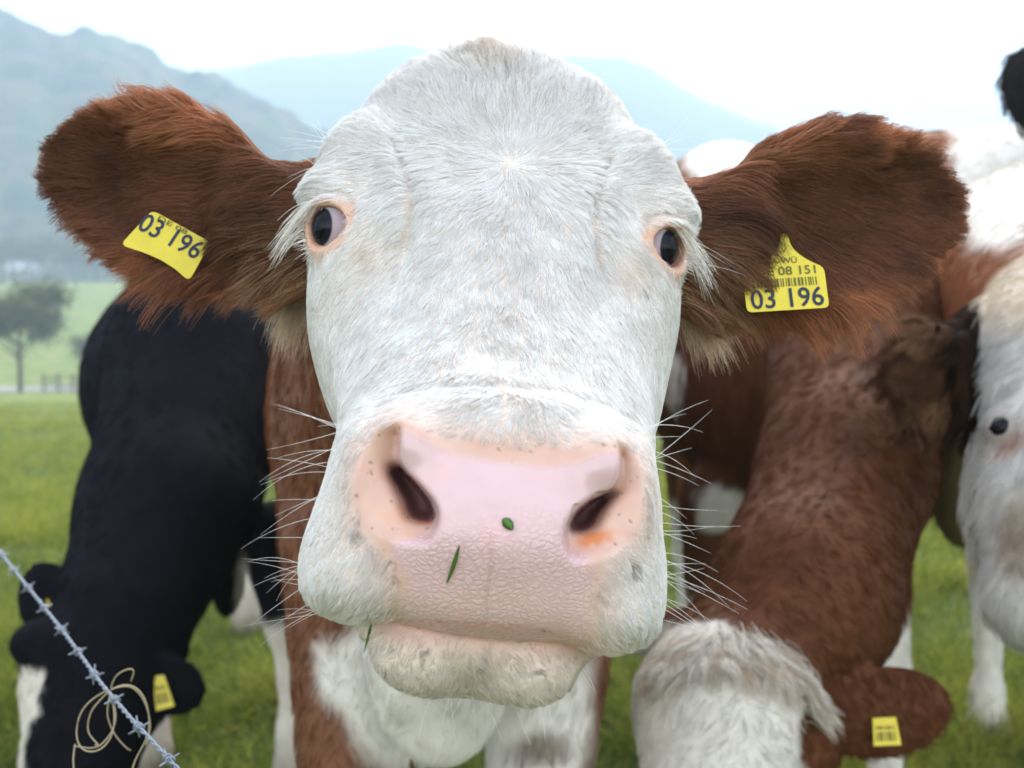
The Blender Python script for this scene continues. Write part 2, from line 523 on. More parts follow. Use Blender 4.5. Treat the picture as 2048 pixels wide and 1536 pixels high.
hill('wooded_hill', [-1600, -700, -300, -100, 0, 45, 100, 170, 230, 290, 335, 430, 480, 560, 700, 900, 1200, 1500], [330, 60, 15, 25, 45, 58, 90, 86, 108, 148, 166, 176, 205, 248, 335, 450, 580, 640], 250, 430, 1.0, 150, M_WOOD, 6.5, 10.0)
hill('far_hill', [-900, 100, 380, 430, 500, 560, 700, 800, 850, 940, 1060, 1150, 1250, 1310, 1360, 1420, 1500, 1700, 2000, 2600, 3600], [260, 180, 172, 165, 152, 136, 131, 115, 127, 160, 150, 132, 140, 170, 205, 232, 262, 330, 400, 430, 420], 560, 1120, -12.0, 70, M_FAR, 4.5, 22.0)

# trees
M_BARK = mat_plain('bark', (.075, .060, .045), .9, .1, noise=.4, nscale=8, bump=.5)
M_LEAF = mat_fur('leaf', .6, .2, .35)
def tree_parts(seed, H, W, nleaf, col):
    rng = np.random.default_rng(seed)
    segs = []
    top = np.array([rng.normal(0, .05), rng.normal(0, .05), H * .52])
    segs.append((np.zeros(3), np.array([.02, 0, H * .28]), .045 * H * .55, .034 * H * .55)); segs.append((np.array([.02, 0, H * .28]), top, .034 * H * .55, .02 * H * .55))
    tips = []
    for k in range(11):
        a = k * 2.4 + rng.normal(0, .3); z = H * rng.uniform(.24, .50)
        s = np.array([.01, 0, z]); e = np.array([math.cos(a) * W * rng.uniform(.22, .42), math.sin(a) * W * rng.uniform(.22, .42), z + H * rng.uniform(.14, .38)])
        segs.append((s, e, .016 * H * .5, .006 * H * .5)); tips.append(e)
        for _ in range(2):
            e2 = e + np.array([rng.normal(0, .12) * W, rng.normal(0, .12) * W, rng.uniform(.02, .16) * H])
            segs.append((e * .6 + s * .4, e2, .007 * H * .5, .003 * H * .5)); tips.append(e2)
    tips.append(np.array([0, 0, H * .8])); tips.append(np.array([.1 * W, 0, H * .9]))
    V, f = [], []
    for (s, e, r0, r1) in segs:
        z = unit(e - s); x = unit(np.cross(z, [.3, .9, .2])); y = np.cross(z, x); k = len(V)
        for (c, r) in ((s, r0), (e, r1)):
            for i in range(7):
                an = i / 7 * 2 * math.pi; V.append(c + r * (math.cos(an) * x + math.sin(an) * y))
        for i in range(7): f.append([k + i, k + (i + 1) % 7, k + 7 + (i + 1) % 7, k + 7 + i])
    tips = np.array(tips)
    j = rng.integers(0, len(tips), nleaf)
    c = tips[j] + rng.normal(0, 1, (nleaf, 3)) * np.array([.075 * W, .075 * W, .055 * H])
    s = rng.uniform(.010, .026, (nleaf, 1)) * H
    a = unit(rng.normal(0, 1, (nleaf, 3))) * s; b = unit(np.cross(a, rng.normal(0, 1, (nleaf, 3)))) * s * .6
    LV = np.stack([c - a, c - b * .9, c + a, c + b], 1).reshape(-1, 3)
    LF = np.arange(nleaf * 4).reshape(-1, 4)
    lc = np.tile(np.array(col), (nleaf, 1)) * rng.uniform(.55, 1.45, (nleaf, 1)); aut = rng.random(nleaf) < .22
    lc[aut] = np.array([.16, .10, .03]) * rng.uniform(.6, 1.3, (aut.sum(), 1))
    tm = np_mesh('trunk', np.array(V), f); cm = np_mesh('crown', LV, LF, False); set_attr(cm, 'col', np.repeat(lc, 4, 0))
    tm.materials.append(M_BARK); cm.materials.append(M_LEAF)
    return tm, cm
def put_tree(tm, cm, u, d, label, group, sc=1.0, rz=0.0, name='tree'):
    x = (u - 1024) * d / F
    o = empty(name, (x, d, float(gz(np.array(x), np.array(float(d))))), label, 'tree', group)
    o.rotation_euler = (0, 0, rz); o.scale = (sc, sc, sc)
    for nm, m_ in (('trunk', tm), ('crown', cm)):
        c = bpy.data.objects.new(nm, m_); COL.objects.link(c); c.parent = o
T1 = tree_parts(1, 6.0, 5.6, 10000, (.060, .085, .022))
put_tree(*T1, 38, 76, 'bushy orchard tree standing alone beside the lane', None, 1.2)
T2 = tree_parts(2, 4.4, 4.0, 3200, (.045, .06, .024))
put_tree(*T2, 196, 84, 'smaller orchard tree beside the wooden lane fence', None)
T3 = tree_parts(3, 9.0, 9.0, 2600, (.035, .052, .022))
for k, (u, d, s) in enumerate(((8, 215, .9), (62, 222, .75), (112, 228, 1.0), (150, 224, .7), (196, 232, .85), (238, 226, .9), (-60, 210, 1.0), (300, 235, 1.0), (30, 240, 1.1), (86, 244, 1.15), (170, 246, 1.1))):
    put_tree(*T3, u, d, 'rounded tree in the hazy row along the top of the green field', 'hazy trees along the top of the field', s, k * 1.3)

# lane with its fence
M_LANE = mat_plain('lane_gravel', (.27, .255, .23), .95, .1, noise=.15, nscale=3)
xs = np.linspace(-52, 30, 90)
Xl, Tl = np.meshgrid(xs, np.linspace(0, 1, 4), indexing='xy')
Yl = 80.5 + .06 * (Xl + 33) + Tl * 6.0
link('lane', grid_mesh('lane', Xl, Yl, gz(Xl, Yl) + .05), None, M_LANE, kind='structure')
M_POST = mat_plain('weathered_wood', (.16, .135, .11), .9, .1, noise=.3, nscale=6)
def box(V, f, c0, c1):
    k = len(V); x0, y0, z0 = c0; x1, y1, z1 = c1
    V += [(x0, y0, z0), (x1, y0, z0), (x1, y1, z0), (x0, y1, z0), (x0, y0, z1), (x1, y0, z1), (x1, y1, z1), (x0, y1, z1)]
    f += [[k + a for a in q] for q in ([0, 3, 2, 1], [4, 5, 6, 7], [0, 1, 5, 4], [1, 2, 6, 5], [2, 3, 7, 6], [3, 0, 4, 7])]
fx = [(u - 1024) * 78 / F for u in (78, 108, 138, 168, 198, 228)]
FEN = empty('lane_fence', (fx[0], 78.6, float(gz(np.array(fx[0]), np.array(78.6)))), 'weathered post and rail fence along the lane by the orchard tree', 'fence')
for k, x in enumerate(fx):
    z = float(gz(np.array(x), np.array(78.6))); V, f = [], []; box(V, f, (x - .07, 78.53, z - .2), (x + .07, 78.67, z + 1.25 + .06 * (k % 3))); child('post', np_mesh('post', np.array(V), f, False), FEN, M_POST)
    if k < len(fx) - 1:
        for hh in (.45, .95):
            V, f = [], []; box(V, f, (x + .075, 78.56, z + hh), (fx[k + 1] - .075, 78.62, z + hh + .11)); child('rail', np_mesh('rail', np.array(V), f, False), FEN, M_POST)

# far farmhouse
hx, hy = (52 - 1024) * 262 / F, 262.0; hz = CAMZ + 60 / F * 262 - 1.0
HOUSE = empty('farmhouse', (hx, hy, hz), 'small pale farmhouse with grey roof below the wooded hill', 'house')
def solid(V, f, nm, mt, par=HOUSE): return child(nm, np_mesh(nm, np.array(V, float), f, False), par, mt)
V, f = [], []; box(V, f, (hx - 2.6, hy - 2.2, hz - 2), (hx + 2.6, hy + 2.2, hz + .9)); solid(V, f, 'wall', mat_plain('render_white', (.26, .26, .26), .9))
V = [(hx - 3.3, hy - 2.5, hz + .9), (hx + 3.3, hy - 2.5, hz + .9), (hx + 3.3, hy + 2.5, hz + .9), (hx - 3.3, hy + 2.5, hz + .9), (hx - 3.3, hy, hz + 3.1), (hx + 3.3, hy, hz + 3.1)]
solid(V, [[0, 1, 5, 4], [2, 3, 4, 5], [0, 4, 3], [1, 2, 5], [0, 3, 2, 1]], 'roof', mat_plain('grey_roof', (.34, .34, .36), .8))
for wx in (-1.6, .6):
    V, f = [], []; box(V, f, (hx + wx, hy - 2.25, hz - .2), (hx + wx + .9, hy - 2.21, hz + .9)); solid(V, f, 'window', mat_plain('dark_pane', (.04, .05, .06), .2))
# ================================================================== the cow that looks into the lens
ROLL, YAW = math.radians(3.2), math.radians(3.0)
_cr, _sr, _cy, _sy = math.cos(ROLL), math.sin(ROLL), math.cos(YAW), math.sin(YAW)
HC0 = np.array([(985 - 1024) * 0.8 / F, 0.0, 0.8])
# columns: the head's own axes (lateral, up, back) in the eye-point frame
R_roll = np.array([[_cr, _sr, 0], [-_sr, _cr, 0], [0, 0, 1.0]])      # right side drops, crown leans right
R_yaw = np.array([[_cy, 0, -_sy], [0, 1, 0], [_sy, 0, _cy]])
HR = (R_roll @ R_yaw).astype(np.float64)

def h2c(L): return np.asarray(L) @ HR.T + HC0
TWIST = math.radians(3.6)
def c2h(P):
    L = ((P - HC0) @ HR).astype(np.float32)
    ph = TWIST * smooth(.03, -.05, L[:, 1]) * smooth(.16, .06, L[:, 2])      # the muzzle is skewed a little more than the brow
    c, s = np.cos(ph), np.sin(ph); x, y = L[:, 0] - .002, L[:, 1] + .068
    L[:, 0] = c * x - s * y; L[:, 1] = s * x + c * y - .068
    return L.astype(np.float32)
def hp(a, b, d): return np.array([a * d / F, (768 - b) * d / F, d - 0.8])
def h_ab(L):
    d = L[:, 2] + 0.8
    return L[:, 0] * F / d, 768 - L[:, 1] * F / d

_S = np.array([-.06, -.02, .03, .08, .13, .20, .27, .33, .40, .46, .52])
_W = np.array([.050, .070, .088, .098, .103, .110, .122, .130, .124, .110, .085])
_B = np.array([.080, .100, .120, .138, .155, .200, .240, .250, .235, .210, .17])

def skull(L):
    y, z = L[:, 1], L[:, 2] + 0.8
    s = 0.7071 * (y + z) - 0.40
    q = -(0.7071 * (y - z) + 0.498)
    w = np.interp(s, _S, _W); B = np.interp(s, _S, _B)
    top = -0.004 * smooth(.16, .34, s) + 0.006 * np.exp(-((s - .17) / .05) ** 2)
    h = (B - top) * .5; qc = (B + top) * .5
    # narrower nose bridge, broad flat forehead
    p = 2.1 + 0.6 * smooth(.15, .32, s)
    xn = np.abs(L[:, 0]) / w; yn = np.abs(q - qc) / h
    k = (xn ** p + yn ** p + 1e-9) ** (1 / p)
    d = (k - 1) * np.minimum(w, h) * 0.9
    d = smax(d, (s - 0.455), 0.06)
    return smax(d, (-0.02 - s), 0.04)

def sym(fn):
    def f(L):
        Q = L.copy(); Q[:, 0] = np.abs(Q[:, 0])
        return fn(Q)
    return f

def rot_axes(zdir, up=(0, 1, 0)):
    z = unit(np.asarray(zdir, float)); x = unit(np.cross(up, z)); y = np.cross(z, x)
    return np.stack([x, y, z], 1).astype(np.float32)

EYE_C = np.array([.1135, (768 - 478) * .888 / F, .088]); EYE_R = .0218
EYE_AX = unit(np.array([.62, -.02, -.78]))
GAZE = unit(np.array([.80, -.02, -.60]))
RA = rot_axes(EYE_AX)

_muz_c = np.array([0, -.0725, -.068])
def rbox(c, hd, r):
    c = np.asarray(c, np.float32); hd = np.asarray(hd, np.float32)
    def f(L):
        q = np.abs(L - c) - (hd - r)
        return np.sqrt((np.maximum(q, 0) ** 2).sum(-1)) + np.minimum(q.max(-1), 0) - r
    return f

# --- prims in head space
P_poll = ell(hp(-14, 292, 1.00), (.092, .063, .085))
P_occ = ell(hp(0, 345, 1.03), (.112, .075, .09))
P_temple = sym(ell(hp(262, 398, .930), (.040, .056, .044)))
P_brow = sym(ell(hp(316, 414, .906), (.030, .020, .028)))
P_lid = sym(ell(EYE_C, (.0276, .0276, .0276)))
P_cheekbone = sym(ell(hp(262, 585, .915), (.030, .05, .05)))
P_jaw = sym(ell(hp(215, 700, .93), (.036, .085, .085)))
P_muz = rbox(_muz_c, (.076, .060, .062), .05)
P_pad = ell(hp(0, 1010, .705), (.060, .062, .046))
P_noseTop = ell(hp(0, 890, .705), (.066, .026, .034))
P_knob = sym(ell(hp(196, 898, .680), (.0185, .0175, .022)))
P_wing = sym(ell(hp(262, 985, .712), (.0125, .036, .044)))
P_lip = union([ell(hp(-252, 1166, .706), (.031, .0275, .046)), ell(hp(238, 1178, .706), (.031, .0275, .046))], .002)
P_lipc = ell(hp(0, 1160, .694), (.079, .0265, .040))
P_lipo = sym(ell(hp(272, 1125, .735), (.018, .034, .045)))
P_chin = ell(hp(0, 1258, .735), (.075, .029, .050))
P_lobe = sym(ell(hp(106, 1308, .720), (.031, .0262, .034)))
P_chinb = ell(hp(0, 1270, .80), (.055, .035, .08))
P_apert = sym(ell(EYE_C + EYE_AX * .027, (.0226, .0152, .022), RA))
P_tear = sym(ell(EYE_C + np.array([-.016, -.009, -.016]), (.008, .005, .012)))
def head_core(L):
    d = skull(L)
    d = smin(d, P_poll(L), .05)
    d = smin(d, P_occ(L), .05)
    d = smin(d, P_cheekbone(L), .035)
    d = smin(d, P_jaw(L), .05)
    d = smin(d, P_temple(L), .020)
    d = smin(d, P_brow(L), .018)
    d = smin(d, P_lid(L), .012)
    m = P_muz(L)
    m = smin(m, P_pad(L), .022)
    m = smin(m, P_noseTop(L), .022)
    m = smin(m, P_knob(L), .013)
    m = smin(m, P_wing(L), .018)
    m = smin(m, P_lip(L), .022)
    m = smin(m, P_lipc(L), .015)
    m = smin(m, P_lipo(L), .03)
    d = smin(d, m, .020)
    ch = smin(P_chin(L), P_lobe(L), .005)
    ch = smin(ch, P_chinb(L), .03)
    d = smin(d, ch, .004)
    a, b = h_ab(L); a = np.abs(a)
    nearf = smooth(1.0, .94, L[:, 2] + .8)
    d = d + nearf * .0075 * np.exp(-((a - 208) / 52) ** 2 - ((b - 560) / 85) ** 2)          # hollow below the eye
    ac = np.interp(b, [290, 335, 380, 430, 490, 570], [222, 196, 180, 178, 186, 204])
    d = d + nearf * .0040 * np.exp(-((a - ac) / 11) ** 2) * smooth(285, 320, b) * smooth(570, 500, b)   # fold round the temple
    Q = L - EYE_C.astype(np.float32); Q[:, 0] = np.abs(L[:, 0]) - EYE_C[0]; Q = Q @ RA
    rr = np.sqrt(Q[:, 0] ** 2 + (Q[:, 1] * 1.12) ** 2)
    d = d + .0024 * np.exp(-((rr - .0275) / .0026) ** 2) * smooth(-.35, .35, Q[:, 1] / (rr + 1e-5)) * (Q[:, 2] > 0)      # fold of the upper lid
    d = d - .0016 * np.exp(-((rr - .0215) / .0030) ** 2) * (Q[:, 2] > 0)
    d = smax(d, -P_apert(L), .0045)
    d = smax(d, -P_tear(L), .004)
    return d

# --- ears, in the eye-point frame
def ear_shape(root, mid, tip, half_h, thick, face):
    """leaf shaped cupped ear: root -> mid -> tip, face = direction the cup looks"""
    root, mid, tip = map(np.asarray, (root, mid, tip))
    ax = unit(tip - root); fz = unit(np.asarray(face, float) - (np.asarray(face) @ ax) * ax)
    up = np.cross(fz, ax)
    if up[1] < 0: up = -up
    R = np.stack([ax, up, fz], 1).astype(np.float32)
    Lh = np.linalg.norm(tip - root)
    def f(P):
        Q = (P - root.astype(np.float32)) @ R
        x = Q[:, 0] / Lh
        xc = np.clip(x, 0, 1)
        # outline half height along the ear
        low = Q[:, 1] < 0
        hh = half_h * (np.where(low, .72, .42) + np.where(low, .36, .58) * smooth(0.0, .55, xc)) * np.sqrt(np.clip(1 - np.clip((xc - .60) / .42, 0, 1) ** 2.2, 0.0, 1) + 1e-4)
        hh = hh * (1 - np.where(low, .38 * smooth(.40, .98, xc), .06 * smooth(.45, .95, xc)))
        yy = Q[:, 1] - half_h * .10 * np.sin(xc * 3.1)
        cup = 0.030 * (1 - np.clip(yy / (half_h + 1e-6), -1, 1) ** 2) * smooth(.02, .45, xc) * (1 - .55 * smooth(.6, 1, xc))
        zz = Q[:, 2] + cup
        th = thick * (1.9 - 1.2 * smooth(0, .5, xc))
        dy = np.abs(yy) - hh
        dx = np.maximum(np.maximum(-x, x - 1) * Lh, 0)
        dd = np.sqrt(np.maximum(dy, 0) ** 2 + np.maximum(np.abs(zz) - th, 0) ** 2 + dx ** 2) + np.minimum(np.maximum(dy, np.abs(zz) - th), 0)
        return (dd - 0.004) * 0.75
    f.R, f.root, f.L = R, root, Lh
    return f
EAR_L = ear_shape(px(628, 465, .965), px(340, 400, .97), px(98, 335, .985), 0.0605, .006, (-.10, -.12, -1))
EAR_R = ear_shape(px(1362, 488, .965), px(1660, 440, .98), px(1915, 420, 1.0), .0680, .006, (.12, -.10, -1))
P_rootL = cone(px(700, 440, .99), px(560, 450, .972), .050, .030)
P_rootR = cone(px(1290, 480, .99), px(1430, 480, .972), .050, .034)
P_neck = cone(px(975, 540, 1.12), px(950, 640, 1.42), .125, .165)
P_throat = cone(px(960, 760, 1.04), px(940, 860, 1.42), .080, .14)

# nostrils: from the outer rim the skin slopes in towards the nose pad and drops into a slit under the pad's edge
VN = np.array([835, 850, 870, 900, 925, 945, 970, 1000, 1030, 1050, 1070, 1090.])
UEL = np.array([812, 803, 797, 795, 797, 808, 832, 856, 867, 868, 862, 850.])
URL = np.array([800, 770, 746, 728, 720, 716, 713, 711, 716, 728, 752, 800.])
VNR = np.array([875, 890, 905, 925, 950, 970, 985, 1000, 1023, 1050, 1075, 1092, 1110, 1130.])
UER = np.array([1222, 1236, 1241, 1243, 1241, 1234, 1218, 1186, 1158, 1143, 1136, 1137, 1142, 1150.])
URR = np.array([1236, 1256, 1268, 1278, 1284, 1287, 1288, 1288, 1286, 1280, 1270, 1255, 1230, 1190.])
def nostril(u, v):
    def side(ue, ur, v0, v1, vs0, vs1, sg):
        t = (u - ur) / np.where(np.abs(ue - ur) < 6, 6 * sg, ue - ur)
        inside = smooth(0, .10, t) * smooth(1.11, .95, t)
        win = smooth(v0, v0 + 34, v) * smooth(v1, v1 - 46, v)
        tc = np.clip(t, 0, 1)
        slope = .0175 * tc ** 1.25 * win
        slit = .040 * smooth(.52, .86, tc) * smooth(vs0 - 12, vs0 + 26, v) * smooth(vs1 + 8, vs1 - 26, v)
        return inside * (slope + slit)
    L_ = side(np.interp(v, VN, UEL), np.interp(v, VN, URL), 838, 1098, 930, 1048, 1)
    R_ = side(np.interp(v, VNR, UER), np.interp(v, VNR, URR), 876, 1132, 985, 1068, -1)
    return np.where(u < 1000, L_, R_)
ARCH_U = np.array([660, 690, 720, 760, 800, 900, 1000, 1100, 1200, 1260, 1300, 1330.])
ARCH_V = np.array([960, 905, 856, 822, 800, 784, 782, 790, 818, 850, 892, 950.])
def face_warp(P):
    """fine modelling of the muzzle: how far the skin sits back (+) or stands out (-)"""
    u = 1024 + P[:, 0] * F / P[:, 2]; v = 768 - P[:, 1] * F / P[:, 2]
    w = nostril(u, v)
    w = w - .0034 * np.exp(-((u - 838) / 46) ** 2 - ((v - 900) / 42) ** 2) * smooth(770, 800, u) - .0034 * np.exp(-((u - 1196) / 48) ** 2 - ((v - 938) / 40) ** 2)
    w = w + .0030 * np.exp(-((u - 1010) / 90) ** 2 - ((v - 905) / 26) ** 2)
    av = np.interp(u, ARCH_U, ARCH_V)
    w = w + .0042 * np.exp(-((v - av + 10) / 13) ** 2) * smooth(690, 740, u) * smooth(1310, 1270, u)
    w = w + .0017 * np.exp(-((u - np.interp(v, [1040, 1090, 1140, 1190, 1240], [988, 981, 984, 976, 974])) / 4.5) ** 2) * smooth(1050, 1120, v) * smooth(1262, 1245, v)
    return w * smooth(.86, .78, P[:, 2])

def main_head(P):
    P = P.astype(np.float32)
    Pw = P.copy(); Pw[:, 2] -= face_warp(P)
    d = head_core(c2h(Pw))
    e = smin(smin(EAR_L(P), P_rootL(P), .03), smin(EAR_R(P), P_rootR(P), .03), .001)
    nk = smin(P_neck(P), P_throat(P), .08)
    d = smin(d, nk, .06)
    d = smin(d, e, .022)
    return smax(d, P[:, 2] - 1.30, .02)

t1 = time.time()
HV1, HF1 = mesh_sdf(lambda P: smax(main_head(P) + .0007 * smooth(.80, .785, P[:, 2]), .782 - P[:, 2], .001), (-.46, -.34, .76), (.46, .35, 1.36), .0031)
HV2, HF2 = mesh_sdf(lambda P: smax(main_head(P), P[:, 2] - .800, .001), (-.135, -.24, .61), (.125, .12, .815), .0015, 2)
def relax(V, Fq, mask, it):
    e = np.concatenate([Fq[:, [0, 1]], Fq[:, [1, 2]], Fq[:, [2, 3]], Fq[:, [3, 0]]])
    deg = np.bincount(e[:, 0], minlength=len(V)) + np.bincount(e[:, 1], minlength=len(V))
    for _ in range(it):
        acc = np.stack([np.bincount(e[:, 0], V[e[:, 1], k], len(V)) + np.bincount(e[:, 1], V[e[:, 0], k], len(V)) for k in range(3)], -1) / np.maximum(deg, 1)[:, None]
        V = V + (acc - V) * (mask * .6)[:, None]
    return V
_u = 1024 + HV2[:, 0] * F / HV2[:, 2]; _v = 768 - HV2[:, 1] * F / HV2[:, 2]
_st = sum(np.abs(nostril(_u + o, _v + q) - nostril(_u, _v)) for o, q in ((9, 0), (-9, 0), (0, 9), (0, -9)))
HV2 = relax(HV2, HF2, np.clip(smooth(.002, .008, _st) + .06, 0, 1), 14)
HV = np.concatenate([HV1, HV2]); HF = np.concatenate([HF1, HF2 + len(HV1)])
print('head mesh', len(HV), len(HF), round(time.time() - t1, 1))

# --- coat and skin map
def poly_sd(a, b, poly):
    """signed distance (px, negative inside) to a polygon in (a, b)"""
    poly = np.asarray(poly, float); n = len(poly)
    d = np.full(a.shape, 1e9); ins = np.zeros(a.shape, bool)
    for i in range(n):
        p, q = poly[i], poly[(i + 1) % n]
        e = q - p; w0, w1 = a - p[0], b - p[1]
        t = np.clip((w0 * e[0] + w1 * e[1]) / (e @ e), 0, 1)
        d = np.minimum(d, (w0 - e[0] * t) ** 2 + (w1 - e[1] * t) ** 2)
        c = ((p[1] > b) != (q[1] > b)) & (a < (q[0] - p[0]) * (b - p[1]) / (q[1] - p[1] + 1e-12) + p[0])
        ins ^= c
    return np.where(ins, -1, 1) * np.sqrt(d)

PINKUV = [(812, 864), (850, 884), (900, 908), (1000, 930), (1100, 934), (1150, 928), (1226, 904), (1243, 925), (1241, 950), (1218, 985), (1158, 1023), (1143, 1050), (1136, 1075), (1140, 1100), (1176, 1112), (1200, 1160),
          (1196, 1215), (1180, 1300), (800, 1262), (792, 1215), (806, 1150), (780, 1112), (786, 1085), (862, 1068), (868, 1040), (856, 1000), (832, 970), (800, 940), (795, 900)]
BAREUV = [(804, 838), (850, 862), (900, 878), (1000, 892), (1100, 898), (1180, 892), (1240, 884), (1268, 915), (1284, 960), (1286, 1010), (1276, 1060), (1222, 1110), (1200, 1170), (1182, 1300),
          (798, 1262), (796, 1190), (776, 1116), (724, 1060), (711, 1000), (715, 945), (728, 900), (752, 868)]
LIPV = ([600, 640, 700, 760, 850, 975, 1060, 1120, 1200, 1260, 1310], [1200, 1245, 1250, 1235, 1238, 1242, 1250, 1265, 1290, 1310, 1300])
WHITE = np.array([.85, .825, .785]); CREAM = np.array([.60, .45, .29]); BROWN = np.array([.105, .043, .021])
PINK = np.array([.60, .41, .405]); PEACH = np.array([.58, .36, .275]); SKIN = np.array([.62, .42, .34])

def head_regions(P):
    L = c2h(P).astype(np.float64); a, b = h_ab(L)
    front = 1 - smooth(.80, .88, P[:, 2])
    nz = fbm(P * 45.0)
    u = 1024 + P[:, 0] * F / P[:, 2]; v = 768 - P[:, 1] * F / P[:, 2]
    j1, j2 = nz * 12, fbm(P * 60 + 5) * 12
    sd = np.where((P[:, 2] < .9), poly_sd(u + j1, v + j2, BAREUV), 999.0)
    sp_ = poly_sd(u + j1 * .5, v + j2 * .5, PINKUV)
    wlow = smooth(1085, 1150, v) * smooth(60, 120, np.abs(u - 990))
    pad = (1 - smooth(-8 - 26 * wlow, 8 + 10 * wlow, sd)) * front
    pink = (1 - smooth(-9 - 22 * wlow, 13 + 8 * wlow, sp_)) * front
    rim = np.where(sd > 0, np.exp(-(sd / 34.0) ** 2), 1.0) * front
    vl = np.interp(u, *LIPV)
    lowlip = smooth(-4, 6, v - vl) * smooth(np.interp(u, [740, 800, 900, 1000, 1100, 1170], [22, 46, 58, 62, 52, 30]) + 22, -4, v - vl + 12 * nz) * smooth(715, 760, u) * smooth(1195, 1150, u) * front
    Q = L.copy(); Q[:, 0] = np.abs(Q[:, 0])
    ed = np.linalg.norm((Q - (EYE_C + EYE_AX * .02)) * np.array([1, 1.15, .8]) - np.array([-.004, -.002, 0]), axis=1)
    eye = 1 - smooth(.0180, .0320, ed + .0060 * nz + .006 * fbm(P * 160.0, 2))
    # ears and neck are brown, the face white
    dl = EAR_L(P.astype(np.float32)); dr = EAR_R(P.astype(np.float32))
    ql = ((P - EAR_L.root) @ EAR_L.R)[:, 0] / EAR_L.L; qr = ((P - EAR_R.root) @ EAR_R.R)[:, 0] / EAR_R.L
    onl = (np.abs(dl) < .022); onr = (np.abs(dr) < .022)
    xe = np.where(P[:, 0] < -.04, ql, qr); on = np.where(P[:, 0] < -.04, onl, onr)
    out = head_core(L.astype(np.float32)) > .007
    earm = np.maximum(on * smooth(.02, .10, xe + .05 * nz), out * (P[:, 2] < 1.06) * (np.abs(P[:, 0]) > .10) * 1.0)
    back = smooth(1.03, 1.09, P[:, 2] + .02 * nz) * smooth(.02, -.04, P[:, 1] - .06)
    return dict(L=L, a=a, b=b, u=u, v=v, sd=sd, pad=pad, pink=pink, rim=rim, low=lowlip, eye=eye, ear=earm, back=back, nz=nz, xe=xe)

